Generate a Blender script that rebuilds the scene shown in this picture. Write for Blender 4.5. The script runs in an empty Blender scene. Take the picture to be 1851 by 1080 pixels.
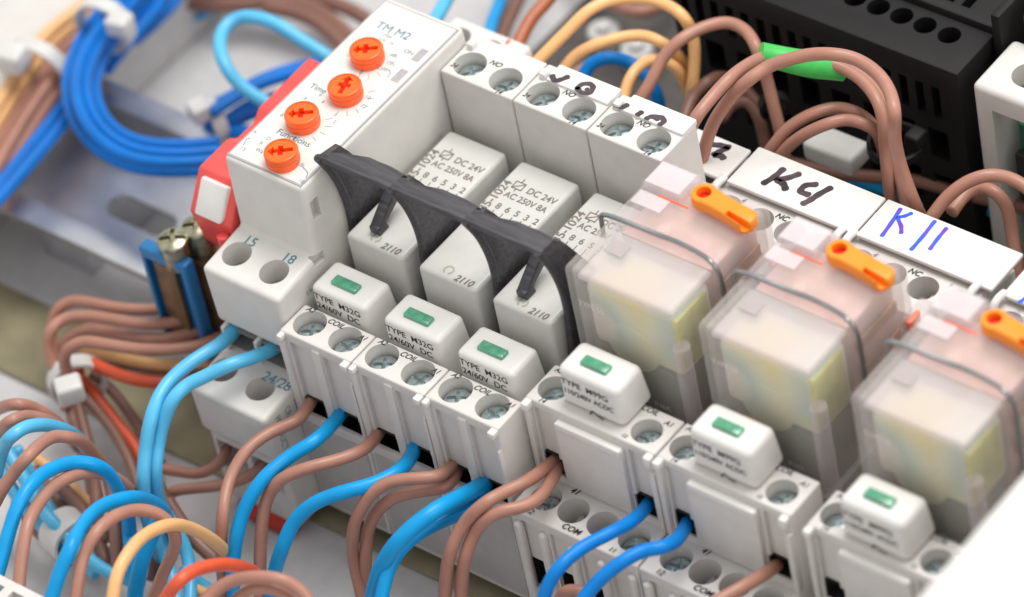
import bpy, bmesh, math, random
import numpy as np
from mathutils import Vector, Matrix
random.seed(7)
# ---------------------------------------------------------------- camera, world, lamps, exposure
# one Blender unit is one centimetre; all sizes below are written in millimetres
S = 0.1
scene = bpy.context.scene
scene.unit_settings.system = 'METRIC'; scene.unit_settings.scale_length = 0.01
C = scene.collection
F = 9003.6383
R = np.array([[0.78313632, 0.60207890, -0.15555865],
              [0.34417061, -0.62800307, -0.69796757],
              [-0.51792286, 0.49306504, -0.69902988]])
CAM = np.array([481.4607573, -399.76750079, 562.52234144])
cam = bpy.data.cameras.new('camera'); co = bpy.data.objects.new('camera', cam); C.objects.link(co)
M = Matrix(((R[0][0], -R[1][0], -R[2][0], CAM[0]*S), (R[0][1], -R[1][1], -R[2][1], CAM[1]*S),
            (R[0][2], -R[1][2], -R[2][2], CAM[2]*S), (0, 0, 0, 1)))
co.matrix_world = M
cam.sensor_width = 36; cam.lens = F/1851*36
cam.clip_start = 1; cam.clip_end = 2000
cam.dof.use_dof = True; cam.dof.focus_distance = 83.2; cam.dof.aperture_fstop = 0.1167*1.12
scene.camera = co

world = bpy.data.worlds.new('World'); scene.world = world; world.use_nodes = True
bg = world.node_tree.nodes['Background']
bg.inputs[0].default_value = (0.985, 0.975, 0.965, 1); bg.inputs[1].default_value = 0.47

def lamp(name, loc, target, size, power, col):
    l = bpy.data.lights.new(name, 'AREA'); l.shape = 'RECTANGLE'; l.size = size[0]; l.size_y = size[1]
    l.energy = power; l.color = col
    o = bpy.data.objects.new(name, l); C.objects.link(o); o.location = loc
    o.rotation_euler = (Vector(target)-Vector(loc)).to_track_quat('-Z', 'Y').to_euler()
    return o
lamp('key_softbox', (12, 26, 75), (6, 2, -2), (48, 38), 36000, (1.0, 0.985, 0.96))
lamp('fill_softbox', (75, 10, 40), (8, 2, -2), (35, 35), 8000, (1.0, 0.96, 0.93))
scene.view_settings.view_transform = 'Standard'; scene.view_settings.look = 'None'
scene.view_settings.exposure = 0.77; scene.view_settings.gamma = 1
scene.cycles.max_bounces = 10; scene.cycles.transparent_max_bounces = 12

# ---------------------------------------------------------------- helpers
def at(px, py, **k):
    """the point (mm) seen at photograph pixel px, py on the plane X=, Y= or Z="""
    d = R.T @ np.array([(px-925.5)/F, (py-540)/F, 1.0])
    n, v = list(k.items())[0]; i = 'XYZ'.index(n)
    return CAM + d*(v-CAM[i])/d[i]

ORG = {}
def tag(o, label=None, cat=None, group=None, kind=None):
    if label: o['label'] = label
    if cat: o['category'] = cat
    if group: o['group'] = group
    if kind: o['kind'] = kind
    return o
def thing(name, label, cat, base, group=None):
    o = bpy.data.objects.new(name, None); C.objects.link(o)
    o.empty_display_size = 1; o.location = Vector(base)*S; ORG[o.name] = np.array(base, float)
    return tag(o, label, cat, group)
def obj(name, V, Fc, mat, parent=None, origin=None, angle=38):
    V = np.array(V, float)
    if parent is not None: og = ORG[parent.name]
    else: og = np.array(origin if origin is not None else [V[:, 0].mean(), V[:, 1].mean(), V[:, 2].min()])
    me = bpy.data.meshes.new(name); me.from_pydata([tuple(v) for v in (V-og)*S], [], Fc)
    me.polygons.foreach_set('use_smooth', [True]*len(me.polygons))
    if angle < 180: me.set_sharp_from_angle(angle=math.radians(angle))
    if mat is not None: me.materials.append(mat)
    me.update()
    o = bpy.data.objects.new(name, me); C.objects.link(o)
    if name in ('handwriting', 'circuit_symbol', 'scale_ticks', 'red_marking', 'copper_strands', 'lettering'): o['kind'] = 'stuff'
    if parent is not None: o.parent = parent
    else: o.location = Vector(og)*S
    ORG[o.name] = og
    return o
def copy_tree(o, parent=None, dx=(0, 0, 0)):
    c = o.copy(); C.objects.link(c); c.parent = parent
    if parent is None: c.location = o.location + Vector(dx)*S
    ORG[c.name] = ORG[o.name] + np.array(dx, float)
    for ch in [k for k in o.children]: copy_tree(ch, c, dx)
    return c

def join(*ms):
    V = []; Fc = []
    for v, f in ms:
        n = len(V); V += [tuple(p) for p in v]; Fc += [tuple(i+n for i in q) for q in f]
    return V, Fc
def bev(V, Fc, r, seg=2, ang=20):
    bm = bmesh.new(); vs = [bm.verts.new(v) for v in V]
    for f in Fc: bm.faces.new([vs[i] for i in f])
    bmesh.ops.recalc_face_normals(bm, faces=bm.faces)
    es = [e for e in bm.edges if len(e.link_faces) == 2 and e.calc_face_angle(0) > math.radians(ang)]
    if r > 0: bmesh.ops.bevel(bm, geom=es, offset=r, segments=seg, profile=0.5, affect='EDGES', clamp_overlap=True)
    bm.verts.index_update()
    V2 = [tuple(v.co) for v in bm.verts]; F2 = [tuple(v.index for v in f.verts) for f in bm.faces]; bm.free()
    return V2, F2
def box(x0, x1, y0, y1, z0, z1, r=0.0, seg=2):
    V = [(x, y, z) for x in (x0, x1) for y in (y0, y1) for z in (z0, z1)]
    Fc = [(0, 1, 3, 2), (4, 6, 7, 5), (0, 4, 5, 1), (2, 3, 7, 6), (0, 2, 6, 4), (1, 5, 7, 3)]
    return bev(V, Fc, r, seg)
def hexa(b, t, r=0.0, seg=2):
    """box between a bottom and a top quad"""
    V = list(b)+list(t)
    Fc = [(3, 2, 1, 0), (4, 5, 6, 7)] + [(i, (i+1) % 4, 4+(i+1) % 4, 4+i) for i in range(4)]
    return bev(V, Fc, r, seg)
def profile(pts, x0, x1, r=0.0, seg=2):
    """polygon of (Y, Z) points drawn out along X"""
    n = len(pts)
    V = [(x0, y, z) for y, z in pts]+[(x1, y, z) for y, z in pts]
    Fc = [tuple(range(n)), tuple(reversed(range(n, 2*n)))]+[(i, n+i, n+(i+1) % n, (i+1) % n) for i in range(n)]
    return bev(V, Fc, r, seg)
def cyl(c, r, h, axis='Z', n=28, r2=None, bevel=0.0):
    """cylinder with its base centre at c, growing h along the axis"""
    r2 = r if r2 is None else r2
    a = [2*math.pi*i/n for i in range(n)]
    V = [(r*math.cos(t), r*math.sin(t), 0) for t in a]+[(r2*math.cos(t), r2*math.sin(t), h) for t in a]
    Fc = [tuple(reversed(range(n))), tuple(range(n, 2*n))]+[(i, (i+1) % n, n+(i+1) % n, n+i) for i in range(n)]
    if bevel: V, Fc = bev(V, Fc, bevel, 2, 40)
    if axis == 'Y': V = [(x, z, -y) for x, y, z in V]
    if axis == 'X': V = [(z, x, y) for x, y, z in V]
    return [(x+c[0], y+c[1], z+c[2]) for x, y, z in V], Fc
def cut(body, *cutters):
    """body minus cutters, as geometry"""
    def mk(m):
        me = bpy.data.meshes.new('t'); me.from_pydata([tuple(v) for v in m[0]], [], m[1])
        bm = bmesh.new(); bm.from_mesh(me); bmesh.ops.recalc_face_normals(bm, faces=bm.faces); bm.to_mesh(me); bm.free()
        o = bpy.data.objects.new('t', me); C.objects.link(o); return o
    a = mk(body); b = mk(join(*cutters))
    md = a.modifiers.new('b', 'BOOLEAN'); md.operation = 'DIFFERENCE'; md.solver = 'EXACT'; md.object = b; md.use_self = True
    dg = bpy.context.evaluated_depsgraph_get(); e = a.evaluated_get(dg); me = e.to_mesh()
    V = [tuple(v.co) for v in me.vertices]; Fc = [tuple(p.vertices) for p in me.polygons]
    e.to_mesh_clear()
    for o in (a, b):
        d = o.data; bpy.data.objects.remove(o); bpy.data.meshes.remove(d)
    return V, Fc
def liner(x0, x1, y0, y1, z0, z1):
    """the inside of a wire entry: an open-fronted box"""
    V = [(x, y, z) for x in (x0, x1) for y in (y0, y1) for z in (z0, z1)]
    return V, [(0, 1, 3, 2), (4, 6, 7, 5), (2, 3, 7, 6), (0, 2, 6, 4), (1, 5, 7, 3)]
def spline(P, sub=8):
    P = [np.array(p, float) for p in P]
    P = [2*P[0]-P[1]]+P+[2*P[-1]-P[-2]]; out = []
    for i in range(1, len(P)-2):
        p0, p1, p2, p3 = P[i-1:i+3]
        d1 = max(np.linalg.norm(p1-p0), 1e-6)**.5; d2 = max(np.linalg.norm(p2-p1), 1e-6)**.5; d3 = max(np.linalg.norm(p3-p2), 1e-6)**.5
        m1 = (p1-p0)/d1-(p2-p0)/(d1+d2)+(p2-p1)/d2; m2 = (p2-p1)/d2-(p3-p1)/(d2+d3)+(p3-p2)/d3
        m1 *= d2; m2 *= d2
        for k in range(sub):
            t = k/sub
            out.append((2*t**3-3*t**2+1)*p1+(t**3-2*t**2+t)*m1+(-2*t**3+3*t**2)*p2+(t**3-t**2)*m2)
    out.append(P[-2]); return out
def tube(P, r, n=14, sub=8, rr=None, smooth=True):
    P = spline(P, sub) if sub > 1 else [np.array(p, float) for p in P]
    if smooth and sub > 1:                     # relax the path a little, a wire has no kinks
        for _ in range(6):
            Q = [p.copy() for p in P]
            for i in range(1, len(P)-1): Q[i] = .25*P[i-1]+.5*P[i]+.25*P[i+1]
            P = Q
    m = len(P); T = [(P[min(i+1, m-1)]-P[max(i-1, 0)]) for i in range(m)]; T = [t/np.linalg.norm(t) for t in T]
    u = np.cross(T[0], [0.3, 0.2, 1]); u /= np.linalg.norm(u); V = []; Fc = []
    for i in range(m):
        u = u-T[i]*np.dot(u, T[i]); u /= np.linalg.norm(u); w = np.cross(T[i], u)
        q = r if rr is None else rr[0]+(rr[1]-rr[0])*i/(m-1)
        for k in range(n):
            a = 2*math.pi*k/n; V.append(tuple(P[i]+q*(math.cos(a)*u+math.sin(a)*w)))
    for i in range(m-1):
        for k in range(n): Fc.append((i*n+k, i*n+(k+1) % n, (i+1)*n+(k+1) % n, (i+1)*n+k))
    Fc.append(tuple(reversed(range(n)))); Fc.append(tuple(range((m-1)*n, m*n)))
    return V, Fc
def text(name, s, size, pos, ax, up, mat, parent, align='LEFT', squeeze=1.0, slant=0.0, bold=0.0):
    """flat printed lettering: reading direction ax, upward direction up, cap height about 0.7 size"""
    cu = bpy.data.curves.new('t', 'FONT'); cu.body = s; cu.size = 1; cu.align_x = align; cu.shear = slant; cu.offset = bold
    cu.space_line = 1.05
    o = bpy.data.objects.new('t', cu); C.objects.link(o)
    dg = bpy.context.evaluated_depsgraph_get(); me = o.evaluated_get(dg).to_mesh()
    ax = np.array(ax, float); ax /= np.linalg.norm(ax); up = np.array(up, float); up -= ax*np.dot(ax, up); up /= np.linalg.norm(up)
    nrm = np.cross(ax, up)
    V = [tuple(np.array(pos)+ax*v.co.x*size*squeeze+up*v.co.y*size+nrm*0.04) for v in me.vertices]
    Fc = [tuple(p.vertices) for p in me.polygons]
    o.evaluated_get(dg).to_mesh_clear(); bpy.data.objects.remove(o); bpy.data.curves.remove(cu)
    if not Fc: return None
    return obj(name, V, Fc, mat, parent)
def stroke(P, w, n, h=0.05):
    """flat pen line of width w along points P lying in the plane with normal n"""
    P = spline(P, 5); n = np.array(n, float); V = []; Fc = []; m = len(P)
    T = [(P[min(i+1, m-1)]-P[max(i-1, 0)]) for i in range(m)]; T = [t/np.linalg.norm(t) for t in T]
    P = [P[0]-T[0]*w*.3]+P+[P[-1]+T[-1]*w*.3]; T = [T[0]]+T+[T[-1]]; m += 2
    for i in range(m):
        s = np.cross(n, T[i]); s /= np.linalg.norm(s); q = w/2*(.55 if i in (0, m-1) else 1.0+0.08*math.sin(i*1.3))
        V += [tuple(P[i]+s*q+n*h), tuple(P[i]-s*q+n*h)]
    for i in range(m-1): Fc.append((2*i, 2*i+1, 2*i+3, 2*i+2))
    return V, Fc

# ---------------------------------------------------------------- materials
def mat(name, col, rough=0.4, metal=0.0, var=0.04, scale=3.0, bump=0.02, bscale=40, spec=0.5, specks=0.0, coat=0.0, sss=0.0, streak=False, stretch=None):
    m = bpy.data.materials.new(name); m.use_nodes = True; N = m.node_tree.nodes; L = m.node_tree.links
    b = N['Principled BSDF']; b.inputs['Roughness'].default_value = rough; b.inputs['Metallic'].default_value = metal
    b.inputs['Specular IOR Level'].default_value = spec; b.inputs['Coat Weight'].default_value = coat; b.inputs['Coat Roughness'].default_value = .15
    tc = N.new('ShaderNodeTexCoord'); src = tc.outputs['Object']
    if stretch:
        mp = N.new('ShaderNodeMapping'); mp.inputs['Scale'].default_value = stretch; L.new(src, mp.inputs[0]); src = mp.outputs[0]
    n1 = N.new('ShaderNodeTexNoise'); n1.inputs['Scale'].default_value = scale; n1.inputs['Detail'].default_value = 4; L.new(src, n1.inputs['Vector'])
    mx = N.new('ShaderNodeMix'); mx.data_type = 'RGBA'
    lo = [max(0, c*(1-var*2.2)) for c in col]; hi = [min(1, c*(1+var)) for c in col]
    mx.inputs[6].default_value = (*lo, 1); mx.inputs[7].default_value = (*hi, 1)
    mr = N.new('ShaderNodeMapRange'); mr.inputs[1].default_value = .3; mr.inputs[2].default_value = .65; L.new(n1.outputs[0], mr.inputs[0]); L.new(mr.outputs[0], mx.inputs[0])
    out = mx.outputs[2]
    if specks > 0:
        n3 = N.new('ShaderNodeTexNoise'); n3.inputs['Scale'].default_value = 9; n3.inputs['Detail'].default_value = 8; n3.inputs['Roughness'].default_value = .7; L.new(src, n3.inputs['Vector'])
        r3 = N.new('ShaderNodeMapRange'); r3.inputs[1].default_value = .66; r3.inputs[2].default_value = .74; r3.inputs[4].default_value = specks; L.new(n3.outputs[0], r3.inputs[0])
        m3 = N.new('ShaderNodeMix'); m3.data_type = 'RGBA'; m3.inputs[7].default_value = (.34, .27, .2, 1)
        L.new(r3.outputs[0], m3.inputs[0]); L.new(out, m3.inputs[6]); out = m3.outputs[2]
    L.new(out, b.inputs['Base Color'])
    if bump > 0:
        n2 = N.new('ShaderNodeTexNoise'); n2.inputs['Scale'].default_value = bscale; n2.inputs['Detail'].default_value = 3; L.new(src, n2.inputs['Vector'])
        bp = N.new('ShaderNodeBump'); bp.inputs['Strength'].default_value = bump*5; bp.inputs['Distance'].default_value = .01; L.new(n2.outputs[0], bp.inputs['Height']); L.new(bp.outputs[0], b.inputs['Normal'])
        rr = N.new('ShaderNodeMapRange'); rr.inputs[3].default_value = max(0, rough-.06); rr.inputs[4].default_value = min(1, rough+.1); L.new(n1.outputs[0], rr.inputs[0]); L.new(rr.outputs[0], b.inputs['Roughness'])
    if sss > 0:
        b.inputs['Subsurface Weight'].default_value = sss; b.inputs['Subsurface Radius'].default_value = (.1, .09, .08); b.inputs['Subsurface Scale'].default_value = 1
    return m
WH = mat('white_plastic', (.64, .615, .585), .42, specks=.5, var=.02)
WH2 = mat('timer_plastic', (.67, .65, .615), .40, specks=.3, var=.02)
WH3 = mat('bright_white_plastic', (.74, .72, .69), .38, specks=.15, var=.015)
RL = mat('relay_case_plastic', (.58, .575, .545), .34, var=.02, specks=.2)
LOW = mat('lower_grey_plastic', (.46, .44, .425), .45, specks=.3, var=.03)
LAB = mat('label_film', (.73, .69, .65), .25, var=.01)
OR = mat('orange_red_knob', (.98, .13, .012), .32, var=.03, sss=.0)
RD2 = mat('deep_red_recess', (.75, .012, .005), .4)
CPR = mat('copper_winding', (.50, .20, .08), .4, metal=.6)
LEV = mat('orange_lever', (.95, .27, .01), .35, var=.03)
RED = mat('red_terminal', (.78, .085, .075), .4, var=.05)
BLK = mat('black_clip_plastic', (.050, .048, .054), .38, var=.25, scale=2, bump=.05, stretch=(1, 8, 8))
PSU = mat('black_housing', (.007, .0063, .0066), .6, spec=.3, var=.15, bump=.08, bscale=60)
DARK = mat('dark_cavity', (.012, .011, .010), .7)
DULL = mat('dull_brassy_steel', (.42, .41, .30), .38, metal=1, var=.2, scale=8, bump=0)
SHADE = mat('grey_clamp_plastic', (.24, .225, .21), .55)
STEEL = mat('zinc_steel', (.60, .68, .69), .30, metal=1, var=.12, scale=6, bump=0)
STEEL2 = mat('spring_wire_steel', (.33, .34, .34), .3, metal=1)
GRN = mat('green_led_window', (.085, .34, .20), .22, var=.12, scale=5, coat=.5, sss=.35)
TEAL = mat('teal_print', (.05, .21, .28), .6)
PALE = mat('pale_blue_print', (.20, .32, .40), .6)
GREY = mat('grey_window', (.38, .37, .37), .3)
INK = mat('black_print', (.016, .015, .016), .5)
INK2 = mat('grey_brown_print', (.20, .165, .14), .6)
PALE2 = mat('faint_print', (.42, .38, .30), .6)
MRK = mat('marker_ink_brown', (.055, .035, .045), .45, var=.4, scale=2)
RIM = mat('red_print', (.75, .12, .06), .5)
SILK = mat('white_print', (.75, .74, .74), .5)
PCB = mat('green_terminal', (.004, .11, .06), .35)
COP = mat('copper_strand', (.75, .42, .15), .3, metal=1)
BRA = mat('brass_tinted', (.20, .12, .06), .45, metal=.3, var=.2)
BLT = mat('blue_terminal_plastic', (.008, .16, .40), .35)
PANEL = mat('panel_paint', (.56, .55, .55), .5, var=.03)
PANEL_SHADE = mat('painted_panel_shade', (.085, .075, .068), .5, var=.12)  # dark tone of the rear panel in shade, as a colour
RAIL = mat('zinc_rail', (.78, .79, .82), .36, metal=1, var=.12, scale=.6, bump=.03, bscale=8)
OLIVE = mat('olive_strip', (.28, .25, .155), .45, metal=.25, var=.15, scale=.8)
NYL = mat('nylon_tie', (.62, .61, .59), .35, var=.02, sss=.3)
W = dict(
    brown=mat('brown_wire', (.40, .19, .135), .42, var=.05, scale=2, specks=.22, coat=.1),
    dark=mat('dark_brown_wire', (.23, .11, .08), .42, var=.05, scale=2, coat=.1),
    blue=mat('blue_wire', (.0, .305, .68), .36, var=.05, scale=2, coat=.08, spec=.3, specks=.08),
    sky=mat('light_blue_wire', (.085, .46, .74), .36, var=.04, scale=2, coat=.15),
    deep=mat('deep_blue_wire', (.0, .205, .64), .36, var=.05, scale=2, coat=.05, spec=.25),
    navy=mat('strong_blue_wire', (.0, .155, .56), .38, var=.05, scale=2, coat=.05, spec=.25),
    peach=mat('peach_wire', (.80, .45, .19), .40, var=.03, scale=2, coat=.15),
    red=mat('red_wire', (.66, .085, .025), .38, var=.05, scale=2, coat=.2),
    terra=mat('terracotta_wire', (.42, .12, .045), .42, var=.05, scale=2, coat=.1))
# pen ink running from blue to violet along each stroke, as the felt pen left it
INKB = mat('blue_violet_ink', (.03, .06, .62), .4)
_N = INKB.node_tree.nodes; _L = INKB.node_tree.links
_n = _N.new('ShaderNodeTexNoise'); _n.inputs['Scale'].default_value = 3.2
_tc = _N.new('ShaderNodeTexCoord'); _L.new(_tc.outputs['Object'], _n.inputs['Vector'])
_r = _N.new('ShaderNodeValToRGB'); _r.color_ramp.elements[0].position = .4; _r.color_ramp.elements[0].color = (.02, .10, .70, 1)
_r.color_ramp.elements[1].position = .62; _r.color_ramp.elements[1].color = (.16, .03, .45, 1)
_L.new(_n.outputs[0], _r.inputs[0]); _L.new(_r.outputs[0], _N['Principled BSDF'].inputs['Base Color'])

def clear_mat(name, tint, milk, rough=.22, iri=0.0):
    """milky see-through plastic film: part passes straight through, part scatters and shines"""
    m = bpy.data.materials.new(name); m.use_nodes = True; N = m.node_tree.nodes; L = m.node_tree.links
    b = N['Principled BSDF']; b.inputs['Base Color'].default_value = (*tint, 1); b.inputs['Roughness'].default_value = rough
    t = N.new('ShaderNodeBsdfTransparent'); t.inputs[0].default_value = (.97, .95, .95, 1)
    lw = N.new('ShaderNodeLayerWeight'); lw.inputs['Blend'].default_value = .35
    mr = N.new('ShaderNodeMapRange'); mr.inputs[1].default_value = 0; mr.inputs[2].default_value = 1; mr.inputs[3].default_value = milk; mr.inputs[4].default_value = min(1, milk+.34)
    L.new(lw.outputs['Facing'], mr.inputs[0])
    ms = N.new('ShaderNodeMixShader'); L.new(mr.outputs[0], ms.inputs[0]); L.new(t.outputs[0], ms.inputs[1]); L.new(b.outputs[0], ms.inputs[2])
    L.new(ms.outputs[0], N['Material Output'].inputs[0])
    tc = N.new('ShaderNodeTexCoord'); n = N.new('ShaderNodeTexNoise'); n.inputs['Scale'].default_value = 1.2; n.inputs['Detail'].default_value = 3; L.new(tc.outputs['Object'], n.inputs['Vector'])
    if iri:
        r = N.new('ShaderNodeValToRGB'); e = r.color_ramp; e.elements[0].position = .3; e.elements[0].color = (*tint, 1); e.elements[1].position = .75; e.elements[1].color = (tint[0], tint[1]*.93, tint[2]*.95, 1)
        for p, c in ((.42, (.86, .82, .74)), (.5, (.78, .82, .76)), (.58, (.80, .82, .84)), (.66, (.87, .77, .78))):
            q = e.elements.new(p); q.color = (*c, 1)
        L.new(n.outputs[0], r.inputs[0]); L.new(r.outputs[0], b.inputs['Base Color'])
    bp = N.new('ShaderNodeBump'); bp.inputs['Strength'].default_value = .12; bp.inputs['Distance'].default_value = .05; L.new(n.outputs[0], bp.inputs['Height']); L.new(bp.outputs[0], b.inputs['Normal'])
    return m
CLR = clear_mat('milky_clear_cover', (.95, .91, .90), .09, .11, 1.0)
CLR2 = clear_mat('clear_light_pipe', (.84, .78, .79), .12, .15)
CLR3 = clear_mat('translucent_label', (.84, .80, .82), .30, .3)
def patchy(name, cols, scale=1.1, metal=0.0):
    m = mat(name, cols[0], .4, metal); N = m.node_tree.nodes; L = m.node_tree.links
    tc = N.new('ShaderNodeTexCoord'); n = N.new('ShaderNodeTexNoise'); n.inputs['Scale'].default_value = scale; n.inputs['Detail'].default_value = 0; L.new(tc.outputs['Object'], n.inputs['Vector'])
    r = N.new('ShaderNodeValToRGB'); e = r.color_ramp.elements
    e[0].position = .3; e[0].color = (*cols[0], 1); e[1].position = .7; e[1].color = (*cols[-1], 1)
    for i, c in enumerate(cols[1:-1]): q = r.color_ramp.elements.new(.3+.4*(i+1)/(len(cols)-1)); q.color = (*c, 1)
    L.new(n.outputs[0], r.inputs[0]); L.new(r.outputs[0], N['Principled BSDF'].inputs['Base Color'])
    return m
COIL = patchy('relay_coil_winding', [(.95, .84, .30), (.84, .82, .52), (.62, .74, .58), (.50, .62, .54), (.72, .70, .60)], .8)  # coil tones, with the cover's iridescent glints painted in as patches
FRM = patchy('relay_frame_metal', [(.13, .10, .105), (.10, .13, .09), (.18, .14, .14)], .7)
ROSE = mat('rose_inner_part', (.68, .42, .385), .5, var=.12, scale=1.2)
SPR = mat('yellow_green_spring', (.66, .66, .16), .35, var=.2, scale=1.5)

# ================================================================ THE SETTING
ZP = -69.0
V, Fc = box(-900, 700, -500, 900, ZP-4, ZP)
tag(obj('mounting_panel', V, Fc, PANEL), kind='structure')
V, Fc = box(-240, 176, -15.4, 1.5, ZP+.4, ZP+1.0, .2)
tag(obj('olive_floor_strip', V, Fc, OLIVE), kind='structure')
V, Fc = box(-22, 240, 62, 250, ZP+.4, ZP+2.4, .3)  # added dark sheet that stands in for shade on the rear panel
tag(obj('panel_shade_sheet', V, Fc, PANEL_SHADE), kind='structure')

# ---------------------------------------------------------------- DIN rail (left of the timer it is seen bare)
t = thing('mounting_rail', 'shiny slotted metal rail running out behind the timer relay', 'rail', (30, 22, ZP))
pr = [(4.5, -50), (9.5, -50), (9.5, -56.5), (36, -56.5), (36, -50), (41, -50), (41, -51.2), (37.2, -51.2), (37.2, -57.7), (8.3, -57.7), (8.3, -51.2), (4.5, -51.2)]
rail = profile(pr, -83, 178, .25)
slots = []
for k in range(5):
    xc = -51.5+k*25
    pp = [(xc+sg*5+2.9*math.cos(math.radians(q_)), 20.4+2.9*math.sin(math.radians(q_))) for sg, r0 in ((1, -90), (-1, 90)) for q_ in range(r0, r0+181, 20)]
    n_ = len(pp); slots.append(([(x_, y_, -59) for x_, y_ in pp]+[(x_, y_, -55) for x_, y_ in pp], [tuple(reversed(range(n_))), tuple(range(n_, 2*n_))]+[(i, (i+1) % n_, n_+(i+1) % n_, n_+i) for i in range(n_)]))
rail = cut(rail, *slots)
obj('rail_body', rail[0], rail[1], RAIL, t)
for x in (-66, 116):
    b = box(x-6, x+6, 12, 33, ZP, -57.8, .4); obj('standoff', b[0], b[1], RAIL, t)
# pale trunking across the end of the rail
t = thing('cable_trunking', 'pale grey plastic trunking crossing the left end of the rail', 'trunking', (-100, 60, ZP))
b = box(-112, -84.5, -40, 230, ZP+.1, -50, 1.2); obj('trunking_body', b[0], b[1], PANEL, t)
b = box(-109, -87.5, -40.5, 230.5, -49.9, -47.6, .6); obj('trunking_lid', b[0], b[1], WH, t)

# ================================================================ TIMER RELAY
tm = thing('timer_relay', 'tall white timer module with four orange dials on its face', 'timer relay', (8.75, 18, ZP+1))
tp = [(0, 0), (45, 0), (45.5, -16.2), (60, -16.5), (62, -34), (56, -50), (56, -66), (41.5, -66), (3, -66), (-19.5, -66), (-19.5, -49), (-20.8, -47.5), (-21.2, -37), (-9.5, -36.2),
      (-8.4, -31.6), (-10.9, -29.5), (-11.2, -16.7), (-.6, -15.6)]
body = profile(tp, .15, 17.35, .95, 4)
cuts = [cyl((4.2, -6.1, -27), 2.65, 12, n=36), cyl((12.7, -6.3, -27), 2.65, 12, n=36), cyl((3.6, -15.3, -47), 2.65, 12, n=36), cyl((12.2, -15.6, -47), 2.65, 12, n=36),
        cyl((11.2, 55.4, -27), 2.5, 12, n=36), cyl((4.2, 55.4, -27), 2.5, 12, n=36),
        box(1.3, 8.0, -14, -7.6, -37.5+1.6, -31.2), box(9.4, 16.2, -14, -7.6, -35.9, -31.2),
        box(1.6, 8.0, -24, -12, -58, -51), box(9.4, 15.8, -24, -12, -58, -51),
        box(15.9, 18.5, 1.2, 3.2, -8.6, -4.2), box(16.2, 18.5, -1.3, 1.5, -17.6, -15.4), box(16.2, 18.5, -6, -2, -61, -57)]
body = cut(body, *cuts)
obj('body', body[0], body[1], WH2, tm)
# inner floors of the screw wells and wire openings
for c in ((4.2, -6.1), (12.7, -6.3)): m = cyl((c[0], c[1], -21.5), 2.5, .6); obj('well_floor', m[0], m[1], GREY, tm)
for c in ((3.6, -15.3), (12.2, -15.6)): m = cyl((c[0], c[1], -42.5), 2.5, .6); obj('well_floor', m[0], m[1], GREY, tm)
for x0, x1, y, z0, z1 in ((1.35, 7.95, -7.9, -35.6, -31.4), (9.45, 16.15, -7.9, -35.6, -31.4), (1.65, 7.95, -12.4, -57.8, -51.2), (9.45, 15.75, -12.4, -57.8, -51.2)):
    b = liner(x0, x1, y-2.6, y+.25, z0, z1); obj('wire_opening', b[0], b[1], SHADE, tm)
# clamp frames round the upper openings
for x in (.9, 8.3, 16.3):
    b = hexa([(x, -11.3, -37), (x+.8, -11.3, -37), (x+.8, -8.2, -36.4), (x, -8.2, -36.4)], [(x, -11.3, -31), (x+.8, -11.3, -31), (x+.8, -8.2, -30.6), (x, -8.2, -30.6)], .1)
    obj('clamp_frame', b[0], b[1], WH2, tm)
# the printed face
b = box(.9, 16.6, .9, 43.7, -.05, .16, .06, 1); fp = obj('face_label', b[0], b[1], LAB, tm)
b = box(.55, 16.95, .55, 44.05, -.05, .07, .03, 1); obj('label_edge', b[0], b[1], GREY, tm)
def knob(px, py, ang):
    c = at(px, py, Z=3.0); x, y = c[0], c[1]
    prof_ = [(2.75, 0.1), (2.95, .5), (3.0, 1.2), (3.0, 1.4), (2.82, 1.55), (2.96, 1.8), (3.0, 2.6), (2.9, 2.88), (2.7, 3.0), (2.55, 3.0), (2.5, 2.85)]
    n = 40; V = [(x+r*math.cos(2*math.pi*i/n), y+r*math.sin(2*math.pi*i/n), z) for r, z in prof_ for i in range(n)]
    m = len(prof_); Fc = [(a*n+i, a*n+(i+1) % n, (a+1)*n+(i+1) % n, (a+1)*n+i) for a in range(m-1) for i in range(n)]
    Fc += [tuple(range((m-1)*n, m*n)), tuple(reversed(range(n)))]
    ca, sa = math.cos(ang), math.sin(ang)
    def rot(m_): return [(x+(px_-x)*ca-(py_-y)*sa, y+(px_-x)*sa+(py_-y)*ca, z) for px_, py_, z in m_[0]], m_[1]
    ar = [(2.3, 0), (1.25, 1.15), (1.25, .46), (.5, .46), (.5, 1.15), (-.4, 1.15), (-.4, .46), (-2.1, .46), (-2.1, -.46), (-.4, -.46), (-.4, -1.15), (.5, -1.15), (.5, -.46), (1.25, -.46), (1.25, -1.15)]
    k = len(ar); pv = [(x+a, y+b, 1.75) for a, b in ar]+[(x+a, y+b, 4) for a, b in ar]
    pf = [tuple(reversed(range(k))), tuple(range(k, 2*k))]+[(i, (i+1) % k, k+(i+1) % k, k+i) for i in range(k)]
    g = cut((V, Fc), rot((pv, pf)))
    kb = obj('dial', g[0], g[1], OR, tm, angle=30)
    pv = [(x+a*.99, y+b*.99, 1.76) for a, b in ar]+[(x+a*.99, y+b*.99, 1.86) for a, b in ar]
    g = rot((pv, pf)); obj('arrow_slot', g[0], g[1], RD2, kb)
    return x, y
kp = [knob(661, 87, math.radians(214)), knob(622, 153, math.radians(106)), knob(544, 203, math.radians(215)), knob(507, 271, math.radians(217))]
for px, py in ((759, 100), (722, 137)):
    c = at(px, py, Z=.2); b = box(c[0]-.8, c[0]+.8, c[1]-1.6, c[1]+1.6, .1, .22, .03, 1); obj('indicator_window', b[0], b[1], GREY, tm)
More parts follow.
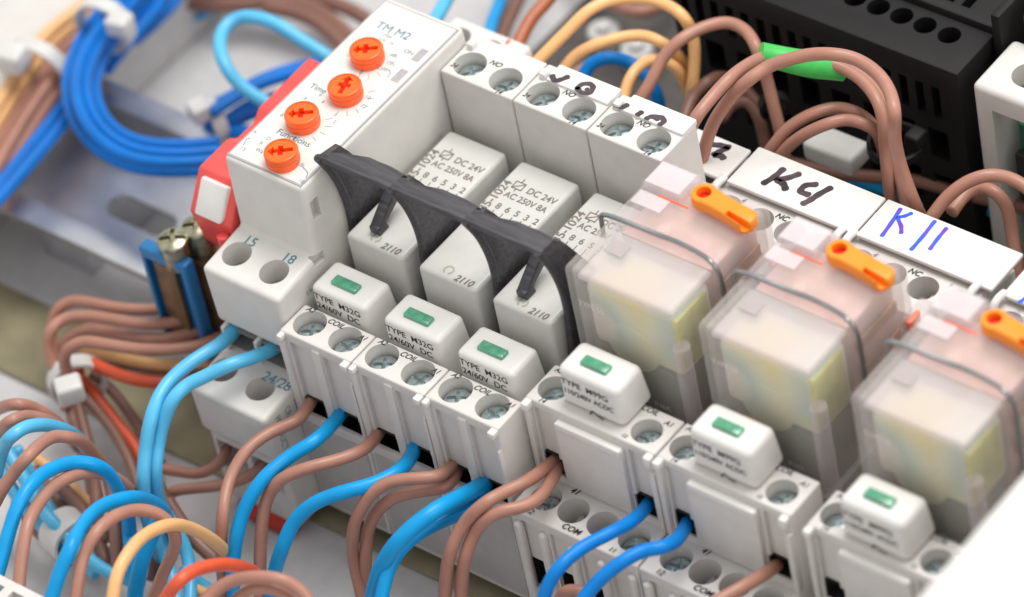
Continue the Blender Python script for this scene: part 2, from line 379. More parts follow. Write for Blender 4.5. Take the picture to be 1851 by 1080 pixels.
def tt(s, px, py, size, m=PALE, parent=None, z=.17, **k):
    c = at(px, py, Z=z); return text('lettering', s, size, c, (1, 0, 0), (0, 1, 0), m, parent or tm, **k)
tt('TM M2', 676, 49, 2.5, TEAL); tt('ON', 728, 94, 1.3, TEAL); tt('Time', 558, 158, 1.7, TEAL); tt('Functions', 497, 241, 1.9, TEAL)
for s_, px, py in (('10m', 690, 64), ('1m', 683, 72), ('1h', 700, 79), ('10h', 702, 100), ('ON', 697, 115), ('OFF', 681, 124), ('10s', 635, 88), ('1s', 622, 100),
                   ('8', 648, 133), ('10', 658, 177), ('12', 650, 193), ('6', 575, 173), ('4', 579, 186), ('1', 600, 210), ('2', 600, 222), ('8', 505, 210), ('9', 547, 180), ('E', 528, 252), ('D', 480, 252), ('A', 467, 260), ('Wa', 460, 272), ('Bi', 540, 300), ('18', 537, 328), ('15', 432, 270), ('16', 452, 238)):
    tt(s_, px, py, 1.15, PALE)
for k_, (x, y) in enumerate(kp[:3]):
    ms = []
    for j in range(6):
        a = math.radians(-75+j*24); ms.append(stroke([(x+3.7*math.cos(a), y+3.7*math.sin(a), .17), (x+4.9*math.cos(a), y+4.9*math.sin(a), .17)], .14, (0, 0, 1), .03))
    g = join(*ms); obj('scale_ticks', g[0], g[1], PALE if k_ else GREY, tm)
for px, py in ((640, 184), (533, 294)):
    c = at(px, py, Z=.17); b = box(c[0]-.6, c[0]+.6, c[1]-.5, c[1]+.5, .15, .2); obj('printed_square', b[0], b[1], mat('slate_print', (.25, .33, .42), .5), tm)
g = join(stroke([at(548, 303, Z=.17), at(556, 313, Z=.17), at(553, 322, Z=.17)], .2, (0, 0, 1), .03), stroke([at(440, 262, Z=.17), at(448, 250, Z=.17), at(452, 252, Z=.17)], .2, (0, 0, 1), .03),
         stroke([at(700, 140, Z=.17), at(706, 132, Z=.17), at(703, 127, Z=.17)], .18, (0, 0, 1), .03))
obj('circuit_symbol', g[0], g[1], PALE, tm)
for s_, x in (('15', 3.3), ('18', 11.9)):
    text('lettering', s_, 2.7, (x, -3.7, -15.88), (1, 0, 0), (0, 1, .104), TEAL, tm)
for s_, px, py in (('23/28', 405, 645), ('24/28', 470, 686)):
    c = at(px, py, Z=-36.6); text('lettering', s_, 2.9, c+np.array([0, 0, .12]), (1, 0, 0), (0, 1, .07), TEAL, tm, squeeze=.95)
for i, s_ in enumerate(('PRODUCT', 'CR 17s', '230V AC')):
    text('lettering', s_, 2.0, (17.36, -18.6+i*2.6, -38.6), (0, 0, -1), (0, 1, 0), PALE, tm, squeeze=.9)
text('lettering', 'A1', 1.6, (17.36, -9.6, -26.5), (0, 1, .2), (0, 0, 1), PALE, tm)
text('lettering', '16', 1.6, (17.36, -4.6, -21.5), (0, 1, .2), (0, 0, 1), PALE, tm)
g = join(stroke([(9.5, 53.5, -16.3), (8.6, 51.2, -16.3), (8.6, 50.6, -16.3)], .4, (0, 0, 1), .1), stroke([(13.2, 59.0, -16.3), (13.2, 58.2, -16.3)], .5, (0, 0, 1), .1)); obj('red_marking', g[0], g[1], RIM, tm)

# ================================================================ SLIM SOCKETS
def screw_mesh(r=2.45):
    n = 36; pr_ = [(r*.98, 0), (r, .35), (r*.93, .75), (r*.7, 1.02), (r*.35, 1.15)]
    V = [(q*math.cos(2*math.pi*i/n), q*math.sin(2*math.pi*i/n), z) for q, z in pr_ for i in range(n)]
    m = len(pr_); Fc = [(a*n+i, a*n+(i+1) % n, (a+1)*n+(i+1) % n, (a+1)*n+i) for a in range(m-1) for i in range(n)]
    Fc += [tuple(range((m-1)*n, m*n)), tuple(reversed(range(n)))]
    return cut((V, Fc), box(-r*.8, r*.8, -.36, .36, .12, 2), box(-.36, .36, -r*.8, r*.8, .12, 2.1), box(-r*1.1, r*1.1, -.2, .2, .6, 2.2))
SCR = screw_mesh()
def screw(parent, x, y, z, ang, s=1.0, tilt=(0, 0)):
    me = SCREW_ME
    o = bpy.data.objects.new('screw', me); C.objects.link(o); o.parent = parent
    o.location = Vector(np.array([x, y, z])-ORG[parent.name])*S; o.rotation_euler = (tilt[0], tilt[1], ang); o.scale = (s, s, s); ORG[o.name] = ORG[parent.name]
    return o
_o = obj('screw', SCR[0], SCR[1], STEEL, None, (0, 0, 0), angle=30); SCREW_ME = _o.data; bpy.data.objects.remove(_o)

X0 = 17.5; PIT = 15.8
sl = thing('slim_relay_socket', 'slim white relay socket touching the timer, first of the three slim ones', 'relay socket', (X0+7.9, 20, ZP+1), 'slim relay sockets')
sp = [(-12.7, -22), (-5.7, -22), (-5.7, -41), (36.7, -41), (36.9, -3.2), (47.2, -3.2), (47.2, -19), (58.5, -19.2), (58.5, -45), (54, -65), (-13.3, -65), (-13.3, -41.4), (-12.6, -41.3)]
body = profile(sp, X0+.12, X0+PIT-.12, .35, 3)
A = X0
cuts = [cyl((A+3.9, -8.95, -29), 2.95, 12, n=40), cyl((A+11.7, -8.95, -29), 2.95, 12, n=40),
        cyl((A+3.9, 40.6, -10), 2.95, 12, n=40), cyl((A+11.8, 40.4, -10), 2.95, 12, n=40), cyl((A+12.6, 50.3, -28), 2.7, 12, n=30),
        box(A+1.7, A+6.5, -15, -7.5, -41.28, -37.6), box(A+9.2, A+14.1, -15, -7.5, -41.28, -37.6), box(A+1.7, A+6.5, -12.4, -7.5, -44, -41), box(A+9.2, A+14.1, -12.4, -7.5, -44, -41),
        box(A+2.0, A+6.4, -14.8, -11.9, -37.7, -24), box(A+9.2, A+14.0, -14.8, -11.9, -37.7, -24)]
body = cut(body, *cuts)
obj('body', body[0], body[1], WH, sl)
b = box(A+7.0, A+8.9, -13.1, -11.5, -41.3, -23.2, .3); obj('front_rib', b[0], b[1], WH, sl)
b = hexa([(A+.1, -13.3, -44), (A+1.5, -13.0, -44), (A+1.5, -11.5, -44), (A+.1, -11.5, -44)], [(A+.1, -13.6, -22.6), (A+1.0, -13.2, -22.6), (A+1.0, -11.5, -22.6), (A+.1, -11.5, -22.6)], .2); obj('side_rib', b[0], b[1], WH, sl)
b = hexa([(A+14.5, -13.1, -44), (A+15.7, -13.4, -44), (A+15.7, -11.5, -44), (A+14.5, -11.5, -44)], [(A+14.8, -13.2, -27), (A+15.6, -13.6, -27), (A+15.6, -11.5, -27), (A+14.8, -11.5, -27)], .2); obj('side_rib', b[0], b[1], WH, sl)
b = box(A+14.2, A+15.6, -14.0, -11.8, -23.6, -22.2, .25); obj('corner_catch', b[0], b[1], WH3, sl)
b = box(A+.2, A+1.3, -13.9, -12, -23.5, -22.2, .3); obj('corner_catch', b[0], b[1], WH3, sl)
for x0, x1 in ((1.73, 6.47), (9.23, 14.07)): b = liner(A+x0, A+x1, -12.3, -7.6, -43.9, -37.63); obj('wire_opening', b[0], b[1], DARK, sl)  # near-black liners put the shade inside the entries into colour
b = box(A+.9, A+14.9, -13.6, -13.0, -63.6, -43.2, .2); obj('lower_panel', b[0], b[1], LOW, sl)
for x, y, z, a in ((3.9, -8.95, -25.0, .5), (11.7, -8.95, -25.1, -.2), (3.9, 40.6, -6.2, .9), (11.8, 40.4, -6.3, .15)): screw(sl, A+x, y, z, a)
for s_, x, y, z, sz in (('A2', 1.2, -6.8, -22, 1.35), ('COIL', 6.2, -7.3, -22, 1.5), ('A1', 13.3, -7.6, -22, 1.35), ('NO', 6.6, 42.3, -3.2, 1.5), ('14', 11.9, 37.0, -3.2, 1.3), ('24', .9, 38.6, -3.2, 1.3)):
    text('lettering', s_, sz, (A+x, y, z), (1, 0, 0), (0, 1, 0), INK, sl, slant=.3, bold=.02, squeeze=1.0)
b = box(A+.9, A+2.3, 43.4, 45.2, -3.6, -1.9, .4); obj('tag_catch', b[0], b[1], WH3, sl)
s2 = copy_tree(sl, None, (PIT, 0, 0)); s3 = copy_tree(sl, None, (2*PIT, 0, 0))
tag(s2, 'slim white relay socket with "V Q" penned on its rear tag'); tag(s3, 'slim white relay socket with "V 15" penned on its rear tag, nearest the clear relays')
for k, s in ((1, s2), (2, s3)):
    a = X0+k*PIT
    b = box(a+2.4, a+PIT-.2, 43.4, 47.6, -3.9, -2.6, .3); mt = obj('marker_tag', b[0], b[1], WH3, s)
    Z = -2.55
    ss = [[(998, 137), (1003, 146), (1011, 145), (1027, 139)], ] if k == 1 else [[(1116, 184), (1113, 190), (1125, 194), (1134, 190)], [(1160, 203), (1152, 208)]]
    ms = [stroke([at(x, y, Z=Z) for x, y in q], 1.05, (0, 0, 1), .03) for q in ss]
    if k == 1:
        ms += [stroke([at(x, y, Z=Z) for x, y in [(1043, 160), (1052, 153), (1066, 152), (1072, 158), (1066, 168), (1052, 168), (1043, 160)]], 1.0, (0, 0, 1), .03), stroke([at(1060, 161, Z=Z), at(1068, 168, Z=Z)], .8, (0, 0, 1), .04)]
    else:
        ms += [stroke([at(x, y, Z=Z) for x, y in [(1168, 215), (1178, 211), (1190, 216)]], 1.0, (0, 0, 1), .03), stroke([at(x, y, Z=Z) for x, y in [(1182, 211), (1196, 213), (1200, 220), (1192, 226)]], 1.0, (0, 0, 1), .04)]
    g = join(*ms); obj('handwriting', g[0], g[1], MRK, mt)

# ---------------------------------------------------------------- slim plug-in relays
rl = thing('slim_relay', 'pale grey plug-in relay printed 2110 beside the timer, held by a black finger', 'relay', (X0+8, 20, -41), 'slim plug-in relays')
b = box(X0+1.75, X0+14.3, 5.4, 34.6, -41, -14.4, .8, 4); obj('case', b[0], b[1], RL, rl)
a = X0+1.75; ZT = -14.37
text('lettering', '2110', 1.9, (a+7.4, 5.9, ZT), (1, 0, 0), (0, 1, 0), INK2, rl, squeeze=.98, slant=.2, bold=.02)
g = stroke([(a+5.4+.85*math.cos(q), 7.3+.85*math.sin(q), ZT) for q in [math.radians(v) for v in range(-60, 245, 30)]], .3, (0, 0, 1), .04); obj('printed_mark', g[0], g[1], PALE2, rl)
text('lettering', '35-1024', 2.3, (a+2.1, 21.3, ZT), (0, 1, 0), (-1, 0, 0), INK2, rl, bold=.015, squeeze=1.05)
text('lettering', 'DC 24V', 2.0, (a+5.6, 28.3, ZT), (1, 0, 0), (0, 1, 0), INK2, rl, squeeze=.92, bold=.012)
text('lettering', 'AC 250V 8A', 1.9, (a+2.6, 25.9, ZT), (1, 0, 0), (0, 1, 0), INK2, rl, squeeze=.9, bold=.012)
text('lettering', '8  6  5  3  2', 1.9, (a+3.0, 22.9, ZT), (1, 0, 0), (0, 1, 0), INK2, rl, squeeze=1.0, bold=.012)
q0 = [(2.6, 28.3), (4.6, 28.3), (4.6, 29.9), (2.6, 29.9), (2.6, 28.3)]
ms = [stroke([(a+q0[i][0], q0[i][1], ZT), (a+q0[i+1][0], q0[i+1][1], ZT)], .2, (0, 0, 1), .04) for i in range(4)]
ms += [stroke([(a+2.8, 28.5, ZT), (a+4.4, 29.7, ZT)], .2, (0, 0, 1), .04), stroke([(a+3.6, 29.9, ZT), (a+3.6, 30.8, ZT)], .2, (0, 0, 1), .04), stroke([(a+3.6, 28.3, ZT), (a+3.6, 27.7, ZT)], .2, (0, 0, 1), .04)]
ms += [stroke([(a+3.4+j*1.95, 22.4, ZT), (a+3.4+j*1.95, 20.4, ZT)], .17, (0, 0, 1), .04) for j in range(5)]
g = join(*ms); obj('circuit_symbol', g[0], g[1], INK2, rl)
r2 = copy_tree(rl, None, (PIT, 0, 0)); r3 = copy_tree(rl, None, (2*PIT, 0, 0))
tag(r2, 'pale grey plug-in relay in the middle of its row of three'); tag(r3, 'pale grey plug-in relay next to the first clear relay, held by a black finger')

# ---------------------------------------------------------------- black retaining clips (one over each slim relay)
def clip(k, label):
    a = X0+k*PIT; t = thing('retaining_clip', label, 'retaining clip', (a+8, 9, -41), 'black retaining clips over the slim relays')
    # roof plate bridging from one side wall to the next: straight front edge, bowed rear edge
    n = 18; secs = []
    for i in range(n+1):
        u = i/n; x = a-.1+u*(PIT+.3)
        w = float(np.interp(u, [0, .1, .25, .5, .75, 1], [.7, 2.2, 3.5, 4.5, 4.6, 4.2] if k == 0 else [3.6, 3.4, 3.6, 4.4, 4.5, 4.1]))
        lift = .12*math.sin(math.pi*u)
        secs.append([(x, 5.0, 2.5), (x, 4.9, 3.3), (x, 5.2, 3.55), (x, 5.0+w*.5, 3.6+lift), (x, 5.0+w*.85, 3.45+lift), (x, 5.0+w, 2.9+lift+.06*math.sin(u*17)), (x, 5.1+w, 2.2), (x, 5.0+w*.5, 2.2)])
    m = len(secs[0]); V = [p for q_ in secs for p in q_]
    Fc = [(i*m+j, i*m+(j+1) % m, (i+1)*m+(j+1) % m, (i+1)*m+j) for i in range(n) for j in range(m)]+[tuple(range(m)), tuple(reversed(range(n*m, n*m+m)))]
    V, Fc = bev(V, Fc, 0); obj('roof_plate', V, Fc, BLK, t, angle=34)
    # side wall with a bowed front edge
    fr = [(4.9, 3.3), (5.7, 1.6), (6.7, -.6), (7.7, -3.6), (8.5, -7.2), (8.9, -10.5), (8.9, -14.5), (8.5, -19), (7.9, -25), (7.5, -31), (7.2, -40.5)]
    for x in ([a-.25] if k < 2 else [a-.25, a+PIT-1.0]):
        poly = fr+[(13, -40.5), (13.5, -20), (19.5, -15.0), (18.6, -13.2), (14.5, -6), (11.6, -.5), (10, 2.2)]
        b = profile(poly, x, x+1.15, .2); obj('side_wall', b[0], b[1], BLK, t)
        g = tube([(x+.55, y+.1, z) for y, z in fr], .75, 10, 4); obj('rounded_rim', g[0], g[1], BLK, t)
    if k != 1:
        b = hexa([(a+5.4, 7.9, -14.35), (a+7.6, 7.9, -14.35), (a+7.6, 10.6, -14.35), (a+5.4, 10.6, -14.35)], [(a+5.5, 7.7, -12.7), (a+7.5, 7.7, -12.7), (a+7.5, 10.0, -12.4), (a+5.5, 10.0, -12.4)], .25)
        c = hexa([(a+5.4, 8.4, -14.1), (a+7.5, 8.4, -14.1), (a+7.4, 17.0, -9.5), (a+5.3, 17.0, -9.5)], [(a+5.4, 8.0, -12.9), (a+7.5, 8.0, -12.9), (a+7.4, 15.5, -6.8), (a+5.3, 15.5, -6.8)], .3)
        g = join(b, c); obj('pressing_finger', g[0], g[1], BLK, t)
    return t
clip(0, 'black plastic clip arching over the relay beside the timer'); clip(1, 'black plastic clip in the middle of its row, without a finger below'); clip(2, 'black plastic clip touching the first clear relay')

# ---------------------------------------------------------------- small green-windowed plug-in modules
def slim_module():
    t = thing('indicator_module', 'small white "TYPE M32G" module with green window, nearest the timer', 'indicator module', (X0+7.2, -1.5, -41), 'indicator modules on the slim sockets')
    a = X0
    b = hexa([(a+1.2, -4.6, -41), (a+14.4, -4.6, -41), (a+14.4, 4.6, -41), (a+1.2, 4.6, -41)], [(a+1.2, -4.6, -18), (a+13.2, -4.6, -18), (a+13.2, 2.6, -18), (a+1.2, 2.6, -18)], 1.0, 4)
    obj('case', b[0], b[1], WH3, t)
    b = box(a+4.3, a+9.6, -2.6, -.6, -18.2, -17.3, .2); obj('green_window', b[0], b[1], GRN, t)
    text('lettering', 'TYPE  M32G', 1.9, (a+1.75, -4.62, -20.6), (1, 0, 0), (0, 0, 1), INK, t, squeeze=1.02, bold=.005)
    text('lettering', '24/60V  DC', 1.9, (a+1.95, -4.62, -22.7), (1, 0, 0), (0, 0, 1), INK, t, squeeze=1.02, bold=.005)
    return t
m1 = slim_module(); m2 = copy_tree(m1, None, (PIT, 0, 0)); m3 = copy_tree(m1, None, (2*PIT, 0, 0))
tag(m2, 'small white "TYPE M32G" module with green window, middle one of its row'); tag(m3, 'small white "TYPE M32G" module with green window, nearest the clear relays')

# ================================================================ WIDE SOCKETS
KX = [65.4, 92.4, 122.2]; KW = 26.9
ks = thing('wide_relay_socket', 'wide white relay socket carrying the "K4" tag', 'relay socket', (KX[0]+13.4, 20, ZP+1), 'wide relay sockets')
a = KX[0]
kp_ = [(-5.8, -20), (2.6, -20), (2.6, -37), (39, -37), (39.4, -19), (50.5, -19), (50.5, -21.5), (58.5, -21.5), (58.5, -65.5), (-15, -65.5), (-15, -38.3), (-6.0, -38)]
body = profile(kp_, a+.12, a+KW-.12, .35, 3)
cuts = [cyl((a+3.3, -2.0, -27), 2.7, 12, n=40), cyl((a+22.6, -2.2, -27), 2.7, 12, n=40)]
for x in (4.5, 10.3, 16.4, 22.9): cuts.append(cyl((a+x, -10.3, -46), 2.75, 12, n=36))
for x in (4.2, 10.9, 17.4, 23.6): cuts.append(cyl((a+x, 45.6, -26), 2.7, 12, n=36))
cuts += [box(a+1.8, a+6.3, -8, -1.0, -36.6, -32.4), box(a+20.6, a+25.4, -8, -1.0, -36.6, -32.4), box(a+1.8, a+5.2, -8, -5.1, -32.5, -21.5), box(a+21.2, a+25.2, -8, -5.1, -32.5, -21.5)]
for x in (2.2, 8.4, 14.6, 20.8): cuts.append(box(a+x, a+x+3.6, -17, -9, -57, -50)); cuts.append(box(a+x, a+x+3.7, -17, -14.3, -50.1, -40.2))
body = cut(body, *cuts)
obj('body', body[0], body[1], WH, ks)
b = box(a+6.6, a+20.3, -6.9, -5.6, -37.0, -22.0, .25); obj('front_plate', b[0], b[1], WH, ks)
b = box(a+6.8, a+20.1, -7.15, -5.6, -23.4, -21.8, .2); obj('plate_edge', b[0], b[1], WH3, ks)
b = box(a+.1, a+1.3, -6.9, -5.3, -38, -20.3, .3); obj('side_rib', b[0], b[1], WH, ks)
b = box(a+25.6, a+26.8, -6.9, -5.3, -38, -24, .3); obj('side_rib', b[0], b[1], WH, ks)
b = box(a+.15, a+1.6, -7.4, -5.6, -21.8, -20.1, .35); obj('corner_catch', b[0], b[1], WH3, ks)
b = box(a+25.1, a+26.6, -7.2, -5.6, -22.4, -20.2, .35); obj('corner_catch', b[0], b[1], WH3, ks)
for x in (1.0, 6.2, 12.4, 18.6, 24.8): b = box(a+x, a+x+1.7, -16.1, -14.4, -60, -40.6, .7, 3); obj('lower_rib', b[0], b[1], WH, ks)
for x0, x1 in ((1.83, 6.27), (20.63, 25.37)): b = liner(a+x0, a+x1, -5.6, -1.1, -36.57, -32.43); obj('wire_opening', b[0], b[1], DARK, ks)  # shade of the upper entries painted as a near-black liner
for x in (2.2, 8.4, 14.6, 20.8): b = liner(a+x+.03, a+x+3.57, -14.2, -9.1, -56.97, -50.03); obj('wire_opening', b[0], b[1], DARK, ks)  # lower entries: their shade is painted by black liners too
for x, y, z, q in ((3.3, -2.0, -23.2, .7), (22.6, -2.2, -23.2, .1), (4.5, -10.3, -41.2, .2), (22.9, -10.3, -41.0, .7)): screw(ks, a+x, y, z, q, .95)
for x in (10.3, 16.4): m = hexa([(a+x-2.5, -12.4, -45.4), (a+x+2.5, -12.4, -45.4), (a+x+2.5, -8.2, -45.4), (a+x-2.5, -8.2, -45.4)], [(a+x-.5, -12.4, -41.5), (a+x+2.5, -12.4, -43), (a+x+2.5, -8.2, -43), (a+x-.5, -8.2, -41.5)], .1); obj('terminal_leaf', m[0], m[1], GREY, ks)
for x in (4.2, 17.4): m = hexa([(a+x-2, 44, -25.4), (a+x+2, 44, -25.4), (a+x+2, 47.4, -25.4), (a+x-2, 47.4, -25.4)], [(a+x+.3, 44, -22), (a+x+2, 44, -23), (a+x+2, 47.4, -23), (a+x+.3, 47.4, -22)], .1); obj('terminal_leaf', m[0], m[1], GREY, ks)
for s_, x, y, z, sz in (('A2', .9, 1.2, -20, 1.3), ('14', 2.6, -5.6, -20, 1.3), ('COIL', 18.6, 1.3, -20, 1.5), ('A1', 24.0, .4, -20, 1.4), ('12', 19.4, -5.2, -20, 1.1), ('41', 7.2, -7.4, -38, 1.7), ('12', 3.2, -14.6, -38, 1.5), ('COM', 10.6, -14.3, -38.1, 1.6), ('11', 20.5, -14.5, -38.1, 1.3),
                        ('4', 5.7, 47.6, -18.95, 1.5), ('NC', 13.0, 47.4, -18.95, 1.6), ('1', 20.6, 47.6, -18.95, 1.5)):
    text('lettering', s_, sz, (a+x, y, z+.03), (1, 0, 0), (0, 1, 0), INK, ks, slant=.25, bold=.015)
for x in (.9, 25.9):
    g = tube([(a+x, 47.0, -19.2), (a+x, 46.6, -18.0), (a+x, 47.8, -17.2), (a+x, 50, -17.6)], .75, 10, 5); obj('tag_hook', g[0], g[1], WH3, ks)
k2 = copy_tree(ks, None, (KX[1]-KX[0], 0, 0)); k3 = copy_tree(ks, None, (KX[2]-KX[0], 0, 0))
tag(k2, 'wide white relay socket carrying the "K11" tag'); tag(k3, 'wide white relay socket at the lower right, beside the blurred white housing')
# ---------------------------------------------------------------- marker tags lying on the rear terraces
def ktag(x0, x1, label, strokes, ink, y0=49.3, y1=58.9, w=1.25, z=-17.3):
    b = box(x0, x1, y0, y1, z-.9, z, .3, 3); t = obj('marker_tag', b[0], b[1], WH3)
    tag(t, label, 'marker tag', 'marker tags on the rear terraces')
    ms = [stroke([at(x, y, Z=z) for x, y in q], w, (0, 0, 1), .04) for q in strokes]
    if ms: g = join(*ms); obj('handwriting', g[0], g[1], ink, t)
    return t
ktag(48.5, 66.6, 'white tag with a penned Z, behind the two brown wires', [[(1287, 262), (1300, 263), (1318, 267)], [(1315, 268), (1300, 275), (1290, 280)], [(1292, 281), (1304, 283), (1308, 287)]], MRK, 49.2, 57.5)
ktag(67.2, 93.5, 'white tag marked "K4" in dark felt pen', [[(1416, 306), (1400, 320), (1380, 332)], [(1445, 315), (1425, 322), (1405, 326), (1416, 333), (1420, 343)], [(1476, 334), (1456, 336), (1447, 346), (1462, 353)], [(1502, 340), (1480, 352), (1465, 362), (1451, 369)]], MRK)
ktag(93.9, 121.0, 'white tag marked "K11" in blue felt pen', [[(1628, 378), (1610, 405), (1594, 427)], [(1648, 386), (1636, 391), (1624, 394), (1629, 410), (1629, 422)], [(1690, 400), (1668, 428), (1647, 452)], [(1711, 413), (1695, 432), (1681, 451)]], INKB, w=.75)
ktag(123.0, 147.0, 'white tag cut by the right edge of the photo', [[(1862, 531), (1852, 541), (1842, 547)]], INKB, w=.75)

# ---------------------------------------------------------------- clear plug-in relays
cr = thing('clear_relay', 'milky clear relay with orange lever nearest the slim relays', 'relay', (KX[0]+13.4, 20, -37), 'clear plug-in relays')
a = KX[0]+13.5-11.1; e = a+22.2; w = .9
cover = box(a, e, 6.4, 34.2, -37, .6, 1.1, 4); inner = box(a+w, e-w, 6.4+w, 34.2-w, -38, .6-w, .6, 2)
g = cut(cover, inner); obj('clear_cover', g[0], g[1], CLR, cr)
b = box(a+.9, a+9.0, 27.4, 33.6, .62, 2.0, .5, 3); obj('clear_tab', b[0], b[1], CLR2, cr)
b = box(a+1.3, a+8.3, 27.9, 33.0, 2.02, 2.14, .03, 1); obj('tab_label', b[0], b[1], CLR3, cr)
b = box(a+1.0, a+7.0, 23.9, 27.0, .62, .78, .04, 1); obj('top_label', b[0], b[1], CLR3, cr)
b = box(a+4.2, a+10.5, 27.02, 27.3, .62, .8, .04, 1); obj('orange_line', b[0], b[1], OR, cr)
# what shows through the cover
b = box(a+1.4, e-1.6, 7.9, 19.2, -3.0, -1.9, .5, 3); obj('inner_plate', b[0], b[1], CLR3, cr)
b = box(a+2.4, a+6.0, 14.2, 17.0, -1.55, -1.35, .05, 1); obj('inner_label', b[0], b[1], mat('mauve_label', (.40, .32, .33), .5), cr)
b = box(a+2.0, e-1.5, 8.3, 18.4, -17.5, -3.5, 1.6, 4); obj('coil_bobbin', b[0], b[1], COIL, cr)
g = cyl((a+10.4, 8.1, -15), 5.2, 9, 'Y', 30, bevel=.4); obj('coil_winding', g[0], g[1], COIL, cr)
b = box(a+2.0, e-2.2, 8.2, 17.6, -31, -17.7, .4); obj('magnet_frame', b[0], b[1], FRM, cr)
b = box(a+1.6, e-2.0, 19.6, 32, -30, -2.4, .5); obj('contact_block', b[0], b[1], ROSE, cr)
g = cyl((a+7.0, 7.7, -21.5), 2.6, 4, 'Y', 26, bevel=.3); obj('copper_winding', g[0], g[1], CPR, cr)
for zz in (-8, -14.5, -21): g = hexa([(e-1.25, 20, zz), (e-.95, 20, zz), (e-.95, 31, zz), (e-1.25, 31, zz)], [(e-1.25, 20, zz+2.2), (e-.95, 20, zz+2.2), (e-.95, 31, zz+2.2), (e-1.25, 31, zz+2.2)]); obj('contact_strip', g[0], g[1], CPR, cr)
b = box(e-3.6, e-1.3, 8.6, 17.0, -16.0, -4.2, .4); obj('contact_spring', b[0], b[1], SPR, cr)
b = box(a+1.2, e-1.2, 7.6, 33, -37, -31.1, .5); obj('base_plug', b[0], b[1], LOW, cr)
g = cyl((e-.1, 7.4, -37), 1.5, 29, n=24); obj('light_pipe', g[0], g[1], CLR2, cr)
b = box(e-.3, e+3.0, 30.5, 36.5, -36, -9, .7); obj('rear_latch', b[0], b[1], CLR2, cr)
g = hexa([(e, 31.6, -13.2), (e+.8, 31.6, -13.2), (e+.8, 34.2, -13.2), (e, 34.2, -13.2)], [(e, 31.2, -10.4), (e+.9, 31.2, -10.4), (e+.9, 34.6, -10.4), (e, 34.6, -10.4)], .2); obj('orange_flag', g[0], g[1], OR, cr)
text('lettering', '10A 250VAC  IN6K', 1.6, (a+5.2, 6.36, -24.5), (1, 0, 0), (0, 0, 1), SILK, cr)
text('lettering', '24VDC', 1.6, (e-2.2, 6.36, -27.5), (0, 0, -1), (1, 0, 0), SILK, cr)
text('lettering', 'TYPE 55', 1.5, (a+2.2, 6.36, -7), (1, 0, 0), (0, 0, 1), SILK, cr)
g = cyl((a+10.2, 20.9, .6), 1.3, .35, n=24, bevel=.1); obj('moulded_button', g[0], g[1], CLR, cr)
# orange lever lying along the rear edge
def lever():
    z = .55; c = (a+12.2, 29.7)
    pts = [(c[0]+2.25*math.cos(q), c[1]+2.25*math.sin(q)) for q in [math.radians(v) for v in range(55, 306, 14)]]
    pts += [(c[0]+3.0, c[1]-2.2), (c[0]+6.2, c[1]-2.6), (c[0]+9.3, c[1]-3.3), (c[0]+10.3, c[1]-3.0), (c[0]+10.9, c[1]-1.8), (c[0]+10.9, c[1]-.4), (c[0]+10.2, c[1]+.6), (c[0]+7.0, c[1]+.9), (c[0]+3.4, c[1]+1.4)]
    n = len(pts); V = [(x, y, z) for x, y in pts]+[(x, y, z+2.4) for x, y in pts]
    Fc = [tuple(reversed(range(n))), tuple(range(n, 2*n))]+[(i, (i+1) % n, n+(i+1) % n, n+i) for i in range(n)]
    V, Fc = bev(V, Fc, .4, 3, 40)
    g = cut((V, Fc), cyl((c[0], c[1], z+.9), 1.3, 3), hexa([(c[0]+6.0, c[1]-2.4, z+1.1), (c[0]+11.5, c[1]-3.6, z+.7), (c[0]+11.5, c[1]-2.2, z+.7), (c[0]+6.0, c[1]-1.5, z+1.1)], [(c[0]+6.0, c[1]-2.4, z+4), (c[0]+11.5, c[1]-3.6, z+4), (c[0]+11.5, c[1]-2.2, z+4), (c[0]+6.0, c[1]-1.5, z+4)]))
    lv = obj('orange_lever', g[0], g[1], LEV, cr)
    m = cyl((c[0], c[1], z+.92), 1.28, .1); obj('lever_recess', m[0], m[1], RD2, lv)
lever()
g = tube([(a-.9, 18.2, -3.4), (a-.9, 18.4, -.8), (a-.8, 18.6, 1.25), (a+.4, 18.9, 1.45), (a+5, 19.2, 1.35), (a+10.2, 19.6, 1.0), (a+14, 19.6, 1.2), (a+19.5, 19.0, 1.35), (e-.4, 18.4, 1.2), (e+.75, 18.4, -.6), (e+.8, 18.6, -6), (e+.8, 18.8, -22)], .42, 12, 8)
obj('steel_bail', g[0], g[1], STEEL2, cr)
c2 = copy_tree(cr, None, (KX[1]-KX[0], 0, 0)); c3 = copy_tree(cr, None, (KX[2]-KX[0]+.6, -1.0, 0))
tag(c2, 'milky clear relay with orange lever, in front of the "K11" tag'); tag(c3, 'milky clear relay with orange lever at the right edge, most blurred')

